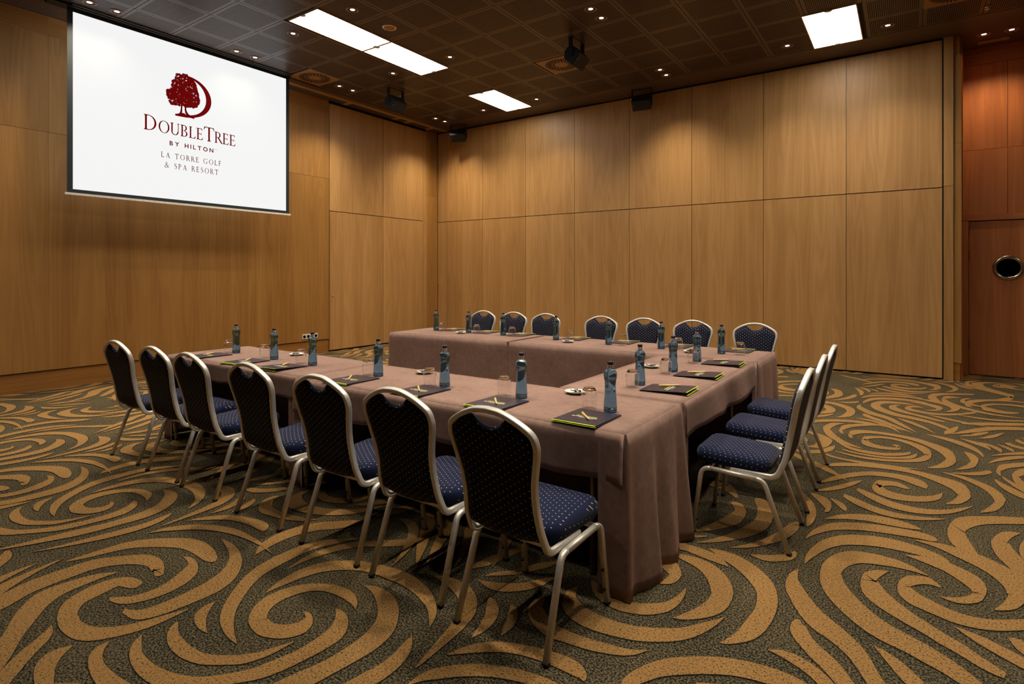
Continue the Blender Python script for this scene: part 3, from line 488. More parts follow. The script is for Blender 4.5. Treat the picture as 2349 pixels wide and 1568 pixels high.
# perforated ceiling tiles on a 0.613 m grid, plain margins along the walls
GX0, GY0, GP = -2.285, 4.955, .6145
tile_me = MB().box(-.3035, .3035, -.3035, .3035, 0, .012).mesh('ceiling_tile', M['ceil_perf'])
light_rects = [(-6.54, -5.94, 4.375, 5.592), (-6.54, -5.94, 5.602, 6.82), (-6.58, -5.98, 8.08, 9.31), (-1.10, -.49, 8.01, 9.26),
               (-1.10, -.49, 4.375, 5.592), (-1.10, -.49, 5.602, 6.82), (4.35, 4.95, 4.375, 6.82), (-1.10, -.49, .70, 1.915), (-1.10, -.49, 1.925, 3.14), (-6.54, -5.94, .70, 1.915), (-6.54, -5.94, 1.925, 3.14)]  # far-right, camera-side and front-left panels are unseen, added for more light
diffusers = [(-8.09, 5.91), (-4.42, 7.73), (.47, 8.36)]
cells = []
for ix in range(-11, 14):
    for iy in range(-21, 8):
        cx, cy = GX0+(ix+.5)*GP, GY0+(iy+.5)*GP
        if cx-.31 < -8.46 or cx > 5.8 or cy+.31 > 9.30 or cy < -7.6: continue
        if any(a-.1 < cx < b+.1 and c-.1 < cy < d+.1 for a, b, c, d in light_rects): continue
        if any(abs(cx-a) < .25 and abs(cy-b) < .25 for a, b in diffusers): continue
        cells.append((cx, cy))
cells.sort(key=lambda q: (q[0]+3.6)**2+(q[1]-6.2)**2)
for cx, cy in cells[:290]: mkobj('ceiling_tile', tile_me, ceiling, (cx, cy, CEIL))
rest = MB()
for cx, cy in cells[290:]: rest.box(cx-.3035, cx+.3035, cy-.3035, cy+.3035, CEIL, CEIL+.012)
if rest.v:
    o = rest.obj('ceiling_tile_field', M['ceil'], ceiling); o['kind'] = 'stuff'
m = MB().box(LX, -8.463, NY, BY, CEIL, CEIL+.012).box(-8.463, RX, 9.275, BY, CEIL, CEIL+.012).box(.4, RX, BY, AY, CEIL, CEIL+.012)
m.obj('ceiling_margin', M['ceil'], ceiling)

# left wall: veneer panels, recessed crown and skirting
wl = struct(MB().box(LX-.12, LX-.03, NY, AY, 0, CEIL+.02).obj('wall_left', M['gap']))
ys = [NY, -5.95, -3.82, -1.69, .44, 2.577, 4.71, 6.838]
for a, b in zip(ys[:-1], ys[1:]):
    for z0, z1 in ((.25, 3.256), (3.260, 4.482)):
        MB().box(LX-.03, LX, a+.001, b-.001, z0, z1).obj('veneer_panel', M['oak'], wl)
    MB().box(LX-.03, LX-.012, a, b, 4.486, CEIL).obj('crown_board', M['oak_h'], wl)
bl = struct(MB().box(LX-.03, LX-.016, NY, 6.838, 0, .238).obj('baseboard_left', M['oak_h']))
for z0, z1 in ((0, 3.256), (3.260, 4.50)):
    MB().box(LX-.03, LX-.004, 9.49, BY, z0, z1).obj('veneer_panel', M['oak'], wl)
MB().box(LX-.03, LX-.02, 9.49, BY, 4.503, CEIL).obj('crown_board', M['oak_h'], wl)
# folding door in the left wall
fd = struct(MB().box(LX-.03, LX-.02, 6.84, 9.49, 0, 4.72).obj('door_1', M['gap']))
for a, b in ((6.848, 8.168), (8.178, 9.36)):
    for z0, z1 in ((.035, 2.650), (2.662, 4.675)):
        MB().box(LX-.02, LX+.012, a, b, z0, z1).obj('door_panel', M['oak_p'], fd)
MB().box(LX-.02, LX+.004, 9.36, 9.368, .03, 4.68).obj('edge_profile', M['steelgap'], fd)
for z0, z1 in ((.02, 2.60), (2.604, 4.68)):
    MB().box(LX-.02, LX+.010, 9.370, 9.486, z0, z1).obj('door_post', M['oak_p'], fd)
MB().lathe([(.001, .03), (.012, .028), (.014, .02), (.008, .012), (.008, 0)], 12).xf(Matrix.Translation((LX+.012, 6.90, 1.06)) @ Matrix.Rotation(PI/2, 4, 'Y')).obj('knob', M['chrome'], fd)

# partition wall: nine tall panels, a joint at 2.66 m
wb = struct(MB().box(LX, .424, BY+.03, BY+.10, 0, CEIL+.02).obj('wall_back', M['gap']))
xs = [LX+.004, -8.652, -7.621, -6.49, -5.345, -4.199, -3.051, -1.898, -.741, .412]
for a, b in zip(xs[:-1], xs[1:]):
    for z0, z1 in ((.028, 2.656), (2.668, 4.70)):
        MB().box(a+.004, b-.004, BY, BY+.03, z0, z1).obj('partition_panel', M['oak_p'], wb)
MB().box(-.7425, -.7395, BY+.004, BY+.03, .03, 4.70).obj('edge_profile', M['steelgap'], wb)
for zz in (1.20,): MB().lathe([(.001, .03), (.012, .028), (.014, .02), (.008, .012), (.008, 0)], 12).xf(Matrix.Translation((-8.90, BY, zz)) @ Matrix.Rotation(PI/2, 4, 'X')).obj('knob', M['chrome'], wb)
# end post and pilaster at the right end of the partition
tr = struct(MB().box(.424, .530, BY-.006, BY+.10, 2.68, CEIL).obj('trim_1', M['oak_p']))
MB().box(.424, .530, BY-.006, BY+.10, 0, 2.675).obj('post_lower', M['oak_p'], tr)
t2 = struct(MB().box(.532, .620, BY+.02, BY+.12, .245, 3.256).obj('trim_2', M['oak']))
MB().box(.532, .620, BY+.02, BY+.12, 3.260, 4.47).obj('pilaster_upper', M['oak'], t2)
MB().box(.532, .600, BY+.03, BY+.12, 4.474, CEIL).obj('pilaster_crown', M['oak_hx'], t2)
MB().box(.532, .604, BY+.03, BY+.12, 0, .240).obj('pilaster_base', M['oak_hx'], t2)
# alcove with the door
wa = struct(MB().box(.60, RX, AY+.03, AY+.12, 0, CEIL+.02).obj('wall_alcove', M['gap']))
for a, b in ((.56, 1.175), (1.18, 2.40), (2.405, 3.6), (3.605, 4.8), (4.805, RX)):
    for z0, z1 in (((2.325, 3.256) if a < 1.7 else (0, 3.256)), (3.260, 4.48)):
        MB().box(a, b, AY, AY+.03, z0, z1).obj('veneer_panel', M['red'], wa)
MB().box(.56, RX, AY+.008, AY+.03, 4.485, CEIL).obj('crown_board', M['red_h'], wa)
MB().box(.60, .64, BY+.12, AY+.03, 0, CEIL).obj('return_board', M['red'], wa)
MB().box(1.70, 1.80, AY, AY+.03, 0, 2.322).obj('veneer_panel', M['red'], wa)
MB().box(1.80, 2.40, AY, AY+.03, 0, 2.322).obj('veneer_panel', M['red'], wa)
dr = struct(MB().box(.67, .745, AY-.02, AY+.03, 0, 2.236).obj('door_2', M['red']))
MB().box(.66, 1.72, AY-.022, AY+.03, 2.238, 2.322).obj('lintel', M['red_h'], dr)
MB().box(1.625, 1.70, AY-.02, AY+.03, 0, 2.236).obj('jamb', M['red'], dr)
def door_leaf():
    cx, cz, r = 1.185, 1.552, .150; mb = MB(); n = 32
    x0, x1, z0, z1 = .752, 1.618, .012, 2.225
    circ = [(cx+r*math.cos(2*PI*k/n+PI/4), cz+r*math.sin(2*PI*k/n+PI/4)) for k in range(n)]
    def edge(k):
        a = 2*PI*k/n+PI/4; c, s_ = math.cos(a), math.sin(a); t = []
        if abs(c) > 1e-9: t.append(((x1 if c > 0 else x0)-cx)/c)
        if abs(s_) > 1e-9: t.append(((z1 if s_ > 0 else z0)-cz)/s_)
        q = min(t); return (cx+c*q, cz+s_*q)
    out = [edge(k) for k in range(n)]
    corners = [(x1, z1), (x0, z1), (x0, z0), (x1, z0)]
    for c in corners:
        j = min(range(n), key=lambda k: (out[k][0]-c[0])**2+(out[k][1]-c[1])**2); out[j] = c
    rg = []
    for pts, y in ((circ, AY+.045), (circ, AY+.005), (out, AY+.005), (out, AY+.045)): rg.append([(p[0], y, p[1]) for p in pts])
    return mb.loft(rg)
door_leaf().obj('door_leaf', M['red'], dr)
rp = [(.150+.026*math.cos(a), .022*math.sin(a)) for a in [2*PI*k/14 for k in range(14)]]
MB().lathe(rp+[rp[0]], 40).xf(Matrix.Translation((1.185, AY+.003, 1.552)) @ Matrix.Rotation(PI/2, 4, 'X')).obj('porthole_ring', M['chrome'], dr)
MB().lathe([(.001, 0), (.08, 0), (.152, 0)], 40).xf(Matrix.Translation((1.185, AY+.03, 1.552)) @ Matrix.Rotation(PI/2, 4, 'X')).obj('porthole_pane', M['pane'], dr)
for zz in (.38, 1.66, 2.02): MB().box(.742, .756, AY-.008, AY+.01, zz, zz+.14).obj('hinge', M['black'], dr)
# unseen walls behind the camera close the room
struct(MB().box(RX, RX+.1, NY, AY, 0, CEIL+.02).obj('wall_right', M['oak']))
struct(MB().box(LX-.1, RX+.1, NY-.1, NY, 0, CEIL+.02).obj('wall_rear', M['oak']))

# ceiling rails that carry the folding door, parallel to the left wall
rail = thing('ceiling_track', 'pair of brass coloured ceiling tracks above the folding door beside the screen', 'ceiling track', (-8.65, 7.8, CEIL-.014))
for k, xo in enumerate((-.028, .028)):
    MB().box(xo-.014, xo+.014, -2.05, 2.04, 0, .014).obj('track_rail', M['gold'], rail)
for yy, sgn in ((-.65, 1), (.62, 1), (.95, 1), (1.62, 1)):
    for d in (-.028, .028):
        MB().box(-.24, -.045, yy+d-.013, yy+d+.013, 0, .014).obj('cross_track', M['gold'], rail)

# ---------------------------------------------------------------- ceiling fixtures
def light_panel(r, label):
    a, b, c, d = r; cx, cy = (a+b)/2, (c+d)/2; hx, hy = (b-a)/2, (d-c)/2
    t = thing('light_panel', label, 'ceiling light', (cx, cy, CEIL-.012), 0, 'fluorescent light panels in the ceiling')
    MB().box(-hx+.012, hx-.012, -hy+.012, hy-.012, .004, .010).obj('diffuser', M['panel_light'], t)
    f = MB()
    f.box(-hx, hx, -hy, -hy+.012, 0, .024).box(-hx, hx, hy-.012, hy, 0, .024).box(-hx, -hx+.012, -hy+.012, hy-.012, 0, .024).box(hx-.012, hx, -hy+.012, hy-.012, 0, .024)
    f.obj('frame', M['gold'], t)
    for s in (-1, 1):
        poly = [(.045*math.cos(q), -s*(.045*math.sin(q))) for q in [PI*k/8 for k in range(9)]]
        if s > 0: poly = poly[::-1]
        MB().prism([(p[0], s*hy+p[1]) for p in poly], -.004, .003, 'z').obj('clip', M['white'], t)
LBL = ['long glowing light panel nearest the screen, front half', 'long glowing light panel left of centre, rear half',
       'small glowing light panel near the back left corner', 'square-looking light panel at upper right over the partition wall',
       'light panel above the right-hand tables, front half', 'light panel above the right-hand tables, rear half',
       'added light panel far to the right beyond the picture', 'added unseen light panel overhead by the camera, front half', 'added unseen light panel overhead by the camera, rear half', 'added unseen light panel near the screen wall ahead of the seats, front half', 'added unseen light panel near the screen wall ahead of the seats, rear half']
for r, l in zip(light_rects, LBL): light_panel(r, l)

DL = [(-8.08, 2.73), (-8.08, 3.02), (-8.08, 4.56), (-8.08, 4.85), (-6.85, 4.66), (-5.63, 4.66), (-5.65, 6.51), (-6.87, 6.51), (-8.10, 6.42), (-8.10, 6.71),
      (-8.12, 8.90), (-8.12, 9.19), (-6.93, 9.0), (-5.68, 9.0), (-3.20, 6.32), (-3.20, 6.62), (-3.24, 8.83), (-3.24, 9.12), (-1.40, 8.94), (-.20, 8.96), (.87, 10.04), (1.16, 10.06)]
DLN = ['leftmost one above the top of the screen', 'second one above the top left of the screen', 'third one along the top of the screen', 'fourth one along the top of the screen',
       'one just left of the long light panel', 'one just right of the long light panel near the top edge', 'one at the far right end of the long light panel', 'one above the left hanging loudspeaker',
       'front one beside the swirl vent next to the screen', 'rear one of the pair beyond the swirl vent', 'left one of the pair by the back corner', 'right one of the pair by the back corner',
       'one left of the small rear light panel', 'one right of the small rear light panel', 'upper one of the pair above the middle loudspeaker', 'lower one of the pair above the middle loudspeaker',
       'upper one of the pair nearest the wall loudspeaker', 'lower one of the pair nearest the wall loudspeaker', 'one left of the right-hand light panel', 'one right of the right-hand light panel',
       'left one in the red alcove', 'right one in the red alcove']
sp_l = bpy.data.lights.new('halogen_beam', 'SPOT'); sp_l.energy = SPOT_W; sp_l.color = SPOT_COL; sp_l.spot_size = math.radians(112); sp_l.spot_blend = 1.0; sp_l.shadow_soft_size = .05
sp_r = bpy.data.lights.new('halogen_beam_red', 'SPOT'); sp_r.energy = SPOT_W*.38; sp_r.color = (1, .72, .46); sp_r.spot_size = math.radians(110); sp_r.spot_blend = .7; sp_r.shadow_soft_size = .05
sp_f = bpy.data.lights.new('halogen_beam_narrow', 'SPOT'); sp_f.energy = SPOT_W*1.75; sp_f.color = SPOT_COL; sp_f.spot_size = math.radians(68); sp_f.spot_blend = 1.0; sp_f.shadow_soft_size = .05
def make_downlight():
    t = thing('downlight', 'x', 'downlight')
    MB().lathe([(.058, .002), (.060, -.006), (.072, -.008), (.078, -.004), (.079, .004)], 28).obj('trim_ring', M['bronze'], t)
    MB().lathe([(.058, .001), (.050, .010), (.030, .0105)], 24).obj('reflector', M['reflector'], t)
    MB().lathe([(.0005, -.001), (.030, 0), (.042, .006), (.052, .0095)], 20).obj('bulb', M['bulb'], t)
    lo = bpy.data.objects.new('halogen_beam', sp_l); C.objects.link(lo); lo.parent = t; lo.location = (0, 0, -.02)
    return t
dproto = make_downlight(); dused = []
EXTRA = [(-3.2, 2.73), (-3.2, 3.02), (-5.65, 2.8), (-1.4, 2.8), (-3.2, .9), (-3.2, 4.56), (-3.2, 4.85), (-1.4, 4.66), (-.2, 4.66), (-1.4, 6.51), (-.2, 6.51), (-.2, 2.8), (-6.87, 2.8), (1.7, 6.5), (-8.08, .8)]   # unseen fittings along the same grid, added to light tables and foreground
EXN = ['added out of the picture, overhead fitting number '+w_ for w_ in 'one two three four five six seven eight nine ten eleven twelve thirteen fourteen fifteen'.split()]
for k, (p, n) in enumerate(list(zip(DL, DLN))+list(zip(EXTRA, EXN))):
    o = place(dproto, dused, (p[0], p[1], CEIL), 0, 'recessed ceiling downlight, '+n, 'recessed halogen downlights')
    if k in (20, 21) or (k >= len(DL) and 1.5 < p[1] < 3.1):
        for ch in o.children:
            if ch.type == 'LIGHT': ch.data = sp_r if k < len(DL) else sp_f
slot_a = MB().box(.10, .25, -.011, .011, -.0065, -.0045).mesh('slot', M['rubber'])
slot_b = MB().box(.165, .25, -.010, .010, -.0065, -.0045).mesh('slot', M['rubber'])
for (p, l) in zip(diffusers, ['square swirl air vent in the ceiling beside the screen', 'square swirl air vent behind the middle hanging loudspeaker', 'square swirl air vent cut off at the upper right']):
    t = thing('swirl_vent', l, 'air vent', (p[0], p[1], CEIL), 0, 'swirl air vents')
    MB().box(-.298, .298, -.298, .298, -.005, .008).obj('plate', M['bronze'], t)
    for k in range(36):
        s = mkobj('slot', slot_a if k % 2 else slot_b, t); s.rotation_euler = (0, 0, 2*PI*k/36)
        s.matrix_local = Matrix.Rotation(2*PI*k/36, 4, 'Z') @ Matrix.Translation((0, .03, 0))
    MB().lathe([(.0005, -.007), (.008, -.007), (.008, -.004)], 10).obj('screw', M['gold'], t)
t = thing('ceiling_speaker', 'round flat ceiling speaker disc beside the long light panel', 'speaker', (-5.64, 5.28, CEIL))
MB().lathe([(.072, -.004), (.088, -.006), (.094, 0)], 30).obj('trim_ring', M['reflector'], t)
MB().lathe([(.0005, -.005), (.05, -.0048), (.073, -.003)], 30).obj('grille', M['bronze'], t)
t = thing('access_hatch', 'dark square ceiling hatch against the partition wall', 'hatch', (-4.47, 9.58, CEIL))
MB().box(-.26, .26, -.25, .25, -.004, 0).obj('hatch_panel', M['ceil'], t)
MB().box(-.275, .275, -.275, -.262, -.007, 0).box(-.275, .275, .252, .262, -.007, 0).box(-.275, -.262, -.262, .252, -.007, 0).box(.262, .275, -.262, .252, -.007, 0).obj('frame', M['bronze'], t)
t = thing('emergency_light', 'long slim emergency light box in the red alcove ceiling', 'emergency light', (1.0, 10.34, CEIL))
MB().bevbox(-.17, .17, -.045, .045, -.02, 0, .003).obj('housing', M['bronze'], t)
MB().box(-.10, .10, -.035, .035, -.023, -.02).obj('lens', M['reflector'], t)
t = thing('sprinkler', 'small round sprinkler head at the top right edge', 'sprinkler', (.82, 9.05, CEIL))
MB().lathe([(.0005, -.03), (.03, -.03), (.032, -.026), (.01, -.022), (.01, -.006), (.035, -.004), (.036, 0)], 18).obj('sprinkler_head', M['reflector'], t)

# hanging loudspeakers
def hung_speaker(name, label, loc, rz):
    t = thing(name, label, 'loudspeaker', loc, rz, 'black loudspeakers hung from the ceiling')
    # local: origin at ceiling, front faces +x and down, long axis y
    poly = [(-.118, -.18), (-.069, -.125), (.008, -.114), (.119, -.241), (-.006, -.380), (-.118, -.268)]
    MB().prism(poly[::-1], -.155, .165, 'y').obj('cabinet', M['speaker'], t)
    nx, nz = math.cos(math.radians(-42)), math.sin(math.radians(-42))
    a, b = Vector((.119, 0, -.241)), Vector((-.006, 0, -.380)); d = (b-a)
    g = [a+d*.05, a+d*.96]; off = Vector((nx, 0, nz))*.006
    gp = [(g[0].x, g[0].z), (g[1].x, g[1].z), (g[1].x+off.x, g[1].z+off.z), (g[0].x+off.x, g[0].z+off.z)]
    MB().prism(gp, -.148, .158, 'y').obj('grille', M['grille'], t)
    q = a+d*.42+off*1.2
    e1 = d.normalized()*.010; e2 = off.normalized()*.002
    MB().prism([(q.x-e1.x, q.z-e1.z), (q.x+e1.x, q.z+e1.z), (q.x+e1.x+e2.x, q.z+e1.z+e2.z), (q.x-e1.x+e2.x, q.z-e1.z+e2.z)], -.142, -.118, 'y').obj('badge', M['blue'], t)
    MB().box(-.045, .025, -.172, .182, -.006, 0).obj('bracket_plate', M['black'], t)
    for y0 in (-.172, .170):
        MB().box(-.04, .02, y0, y0+.012, -.26, -.006).obj('bracket_arm', M['black'], t)
    return t
hung_speaker('loudspeaker', 'black loudspeaker hanging from the ceiling right of the screen', (-7.45, 7.13, CEIL), 0)
hung_speaker('loudspeaker', 'black loudspeaker hanging in front of the middle swirl vent', (-3.79, 7.07, CEIL), 0)
hung_speaker('loudspeaker', 'small black loudspeaker in the back corner at ceiling height', (-8.05, 9.55, CEIL), -PI/2+.35)
hung_speaker('loudspeaker', 'small black loudspeaker on the ceiling against the partition wall', (-3.84, 9.55, CEIL), -PI/2+.15)

# wall socket on the left wall
t = thing('socket_plate', 'white quadruple power socket low on the wall near the folding door', 'socket', (LX, 6.42, .335))
MB().bevbox(0, .012, -.165, .165, -.045, .045, .003).obj('plate', M['white'], t)
for k in range(4):
    yy = -.122+k*.0815
    MB().lathe([(.0005, .002), (.021, .002), (.022, .006), (.026, .006), (.027, 0)], 20).xf(Matrix.Translation((.010, yy, 0)) @ Matrix.Rotation(PI/2, 4, 'Y')).obj('socket', M['rubber'], t)
# ---------------------------------------------------------------- projection screen
SX = -8.35
scr = thing('projection_screen', 'large lowered projection screen showing a maroon tree logo', 'projection screen', (SX, 4.10, 2.44))
def sbox(x0, x1, y0, y1, z0, z1): return MB().box(x0, x1, y0-4.10, y1-4.10, z0-2.44, z1-2.44)
MBW = sbox(-.004, 0, 2.65, 5.549, 2.50, 4.66); pic = MBW.obj('picture_surface', M['screen'], scr)
sb = MB()
for q in ((2.592, 2.65, 2.455, 4.70), (5.549, 5.607, 2.455, 4.70), (2.65, 5.549, 2.455, 2.50), (2.65, 5.549, 4.66, 4.70)):
    sb.box(-.004, .0, q[0]-4.10, q[1]-4.10, q[2]-2.44, q[3]-2.44)
sb.obj('black_border', M['border'], scr)
bb = sbox(-.014, .012, 2.57, 5.63, 2.428, 2.455); bb.obj('bottom_bar', M['china'], scr)
sbox(-.09, .07, 2.40, 5.60, 4.70, CEIL-.001).obj('ceiling_case', M['black'], scr)
sbox(.072, .095, 2.62, 5.59, 4.712, CEIL-.001).obj('case_lip', M['steelgap'], scr)

# lettering: flat glyphs in (u, v), cap height 1, joined per line
TH, TN = .125, .045
class Gl:
    def __init__(s): s.q = []
    def poly(s, p): s.q.append(list(p)); return s
    def bar(s, x0, x1, y0, y1): return s.poly([(x0, y0), (x1, y0), (x1, y1), (x0, y1)])
    def stem(s, x, y0=0, y1=1, w=TH, sf=1, lo=True, hi=True):
        s.bar(x, x+w, y0, y1)
        for y, d, on in ((y0, 1, lo), (y1, -1, hi)):
            if on: s.poly([(x-.07, y), (x+w+.07, y), (x+w+.07, y+d*.03), (x+w, y+d*.08), (x, y+d*.08), (x-.07, y+d*.03)])
        return s
    def ring(s, cx, cy, rx, ry, a0, a1, th=TH, tn=TN, n=28):
        for k in range(n):
            t0, t1 = [math.radians(a0+(a1-a0)*(k+j)/n) for j in (0, 1)]
            f = lambda t, i: (cx+(rx-i*th)*math.cos(t), cy+(ry-i*tn)*math.sin(t))
            s.poly([f(t0, 0), f(t1, 0), f(t1, 1), f(t0, 1)])
        return s
    def stroke(s, pts, n=6):
        P = crom(pts, n); d = np.gradient(P[:, :2], axis=0); nn = np.stack([-d[:, 1], d[:, 0]], 1); nn /= np.linalg.norm(nn, axis=1)[:, None]+1e-9
        L, R = P[:, :2]+nn*P[:, 2:]/2, P[:, :2]-nn*P[:, 2:]/2
        for k in range(len(P)-1): s.poly([L[k], L[k+1], R[k+1], R[k]])
        return s
def glyph(c):
    g = Gl()
    if c == 'D': g.stem(.08, lo=True); g.ring(.28, .5, .52, .5, -90, 90); g.bar(.2, .3, 0, TN); g.bar(.2, .3, 1-TN, 1); return g, .90
    if c == 'O': g.ring(.47, .5, .44, .52, 0, 360, n=44); return g, .94
    if c == 'U': g.stem(.1, .3, 1, lo=False); g.stem(.66, .3, 1, w=.06, lo=False); g.ring(.41, .31, .31, .33, 180, 360, TH*.8, .06); return g, .86
    if c == 'B': g.stem(.08); g.ring(.3, .755, .25, .245, -90, 90, TH*.9); g.ring(.3, .265, .30, .265, -90, 90); g.bar(.2, .32, 0, TN); g.bar(.2, .32, 1-TN, 1); g.bar(.2, .32, .50, .53); return g, .70
    if c == 'L': g.stem(.08); g.bar(.2, .55, 0, TN); g.poly([(.55, 0), (.60, .22), (.57, .22), (.46, TN), (.46, 0)]); return g, .64
    if c in 'EF':
        g.stem(.08); g.bar(.2, .50, 1-TN, 1); g.poly([(.50, 1), (.54, .80), (.51, .80), (.42, 1-TN), (.42, 1)][::-1]); g.bar(.2, .44, .49, .49+TN); g.bar(.42, .46, .40, .62)
        if c == 'E': g.bar(.2, .54, 0, TN); g.poly([(.54, 0), (.60, .22), (.57, .22), (.46, TN), (.46, 0)])
        return g, (.64 if c == 'E' else .58)
    if c == 'T': g.stem(.33, hi=False); g.bar(.04, .75, 1-TN, 1); g.poly([(.04, 1), (.0, .78), (.03, .78), (.12, 1-TN), (.12, 1)]); g.poly([(.75, 1), (.67, 1), (.67, 1-TN), (.76, .78), (.79, .78)]); return g, .78
    if c in 'RP':
        g.stem(.08); g.ring(.3, .735, .27, .265, -90, 90); g.bar(.2, .32, 1-TN, 1); g.bar(.2, .32, .47, .47+TN)
        if c == 'R': g.poly([(.28, .48), (.62, 0), (.80, 0), (.80, .03), (.74, .05), (.42, .50)])
        return g, (.74 if c == 'R' else .62)
    if c == 'A': g.poly([(.10, 0), (.16, 0), (.44, .90), (.40, 1)]); g.poly([(.40, 1), (.44, 1), (.78, 0), (.63, 0), (.38, .78)]); g.bar(.2, .60, .32, .36); g.bar(.0, .26, 0, .03); g.bar(.54, .88, 0, .03); return g, .84
    if c == 'G': g.ring(.47, .5, .44, .52, 38, 322, n=36); g.bar(.70, .82, .08, .42); g.bar(.60, .90, .40, .43); g.poly([(.80, .80), (.84, .80), (.84, 1.0), (.81, .98)]); return g, .94
    if c == 'S': g.stroke([(.50, .78, .04), (.47, .90, .05), (.32, .98, .05), (.16, .88, .09), (.16, .70, .12), (.32, .54, .13), (.48, .38, .13), (.52, .20, .10), (.40, .06, .05), (.22, .02, .05), (.08, .14, .05), (.06, .26, .04)]); return g, .60
    if c == '&': g.stroke([(.78, .50, .04), (.70, .30, .05), (.50, .08, .06), (.30, .0, .08), (.12, .10, .11), (.12, .30, .11), (.30, .50, .07), (.50, .68, .07), (.54, .86, .08), (.42, .99, .06), (.28, .92, .08), (.26, .76, .09), (.42, .50, .11), (.62, .22, .12), (.86, .02, .07)]); g.bar(.66, .90, .50, .53); return g, .92
    return g, .42
def text_line(name, runs, y0, y1, zb, cap, track, parent, th=.125, tn=.045):
    global TH, TN
    TH, TN = th, tn
    gl = []; w = 0
    for ch, sc in runs:
        g, a = glyph(ch); gl.append((g, w, sc)); w += (a+track)*sc
    w -= track*runs[-1][1]
    sx = (y1-y0)/w
    for g, u0, sc in gl:
        if not g.q: continue
        mb = MB()
        for p in g.q:
            ar = sum(p[i][0]*p[(i+1) % len(p)][1]-p[(i+1) % len(p)][0]*p[i][1] for i in range(len(p)))
            if ar < 0: p = p[::-1]
            mb.add([(.0025, y0+(u0+q[0]*sc)*sx-4.10, zb+q[1]*sc*cap-2.44) for q in p], [tuple(range(len(p)))])
        mb.obj(name, M['maroon'], parent)
R = lambda s, big=(): [(c, 1.0 if (i in big or not big) else .80) for i, c in enumerate(s)]
text_line('letter', R('DOUBLETREE', (0, 6)), 3.432, 4.70, 3.395, .205, .02, pic, .135, .055)
text_line('letter', R('LA TORRE GOLF'), 3.647, 4.475, 3.062, .074, .26, pic, .17, .09)
text_line('letter', R('& SPA RESORT'), 3.691, 4.432, 2.925, .076, .26, pic, .17, .09)
def sans(txt, y0, y1, zb, size, off=.002):
    parts = []; pen = 0
    for ch in txt:
        if ch == ' ': pen += .55*size; continue
        cu = bpy.data.curves.new('letter', 'FONT'); cu.body = ch; cu.size = size; cu.offset = off
        o = bpy.data.objects.new('letter', cu); C.objects.link(o)
        me = bpy.data.meshes.new_from_object(o.evaluated_get(bpy.context.evaluated_depsgraph_get())); bpy.data.objects.remove(o)
        a, b = min(v.co.x for v in me.vertices), max(v.co.x for v in me.vertices)
        parts.append((me, pen-a)); pen += b-a+.30*size
    W = pen-.30*size
    for me, u in parts:
        for v in me.vertices: v.co = Vector((.0025, y0+(v.co.x+u)/W*(y1-y0)-4.10, zb+v.co.y-2.44))
        me.materials.clear(); me.materials.append(M['maroon']); me.update()
        mkobj('letter', me, pic)
sans('BY HILTON', 3.757, 4.36, 3.243, .083)
sans('TM', 4.375, 4.41, 3.283, .022, 0)
# tree-and-D emblem
mb = MB()
def fan(mb, pts, x=.0025):
    n = len(pts); mb.add([(x, p[0]-4.10, p[1]-2.44) for p in pts], [tuple(range(n))])
TREE = [(3.839,4.244),(3.919,4.270),(4.000,4.275),(4.005,4.228),(4.072,4.231),(4.093,4.194),(4.116,4.158),(4.125,4.095),(4.146,4.036),(4.167,3.966),(4.161,3.922),(4.135,3.867),(4.093,3.830),(4.021,3.829),(3.980,3.813),(3.939,3.825),(3.889,3.812),(3.839,3.816),(3.771,3.810),(3.756,3.842),(3.722,3.916),(3.713,3.991),(3.771,4.017),(3.785,4.078),(3.790,4.142),(3.830,4.179)]
rng = random.Random(4)
def inside(p):
    r = False; j = len(TREE)-1
    for i in range(len(TREE)):
        a, b = TREE[i], TREE[j]
        if (a[1] > p[1]) != (b[1] > p[1]) and p[0] < (b[0]-a[0])*(p[1]-a[1])/(b[1]-a[1])+a[0]: r = not r
        j = i
    return r
cnt = 0
while cnt < 1500:
    p = (rng.uniform(3.70, 4.18), rng.uniform(3.80, 4.28))
    if not inside(p): continue
    cnt += 1; s = rng.uniform(.012, .021); a = rng.uniform(0, 6.28); k = rng.choice((3, 4, 5)); pts = []
    for i in range(2*k):
        rr = s*(1 if i % 2 == 0 else .55); pts.append((p[0]+rr*math.cos(a+PI*i/k), p[1]+rr*math.sin(a+PI*i/k)))
    fan(mb, pts, .0025+.0000005*cnt)
mb.obj('emblem_foliage', M['maroon'], pic)
mb = MB(); n = 40
cyo, czo, ro_y, ro_z = 3.985, 3.965, .345, .292
for k in range(n):
    a0, a1 = [math.radians(-92+184*(k+j)/n) for j in (0, 1)]
    fo = lambda a: (cyo+ro_y*math.cos(a), 3.972+ro_z*math.sin(a)); fi = lambda a: (cyo+(ro_y-.076)*math.cos(a), 3.974+(ro_z-.030)*math.sin(a))
    fan(mb, [fo(a0), fo(a1), fi(a1), fi(a0)])
def ribbon(pts):
    P = crom(pts, 6); d = np.gradient(P[:, :2], axis=0); nn = np.stack([-d[:, 1], d[:, 0]], 1); nn /= np.linalg.norm(nn, axis=1)[:, None]+1e-9
    L, Rr = P[:, :2]+nn*P[:, 2:]/2, P[:, :2]-nn*P[:, 2:]/2
    for k in range(len(P)-1): fan(mb, [L[k], Rr[k], Rr[k+1], L[k+1]])
ribbon([(3.914, 3.86, .022), (3.914, 3.78, .022), (3.904, 3.715, .030), (3.878, 3.690, .030), (3.83, 3.682, .018)])
ribbon([(3.968, 3.86, .022), (3.968, 3.78, .024), (3.985, 3.73, .034), (4.02, 3.70, .034), (4.09, 3.687, .026)])
ribbon([(3.83, 3.676, .020), (3.90, 3.684, .034), (3.97, 3.690, .040), (4.03, 3.690, .026), (4.09, 3.686, .020)])
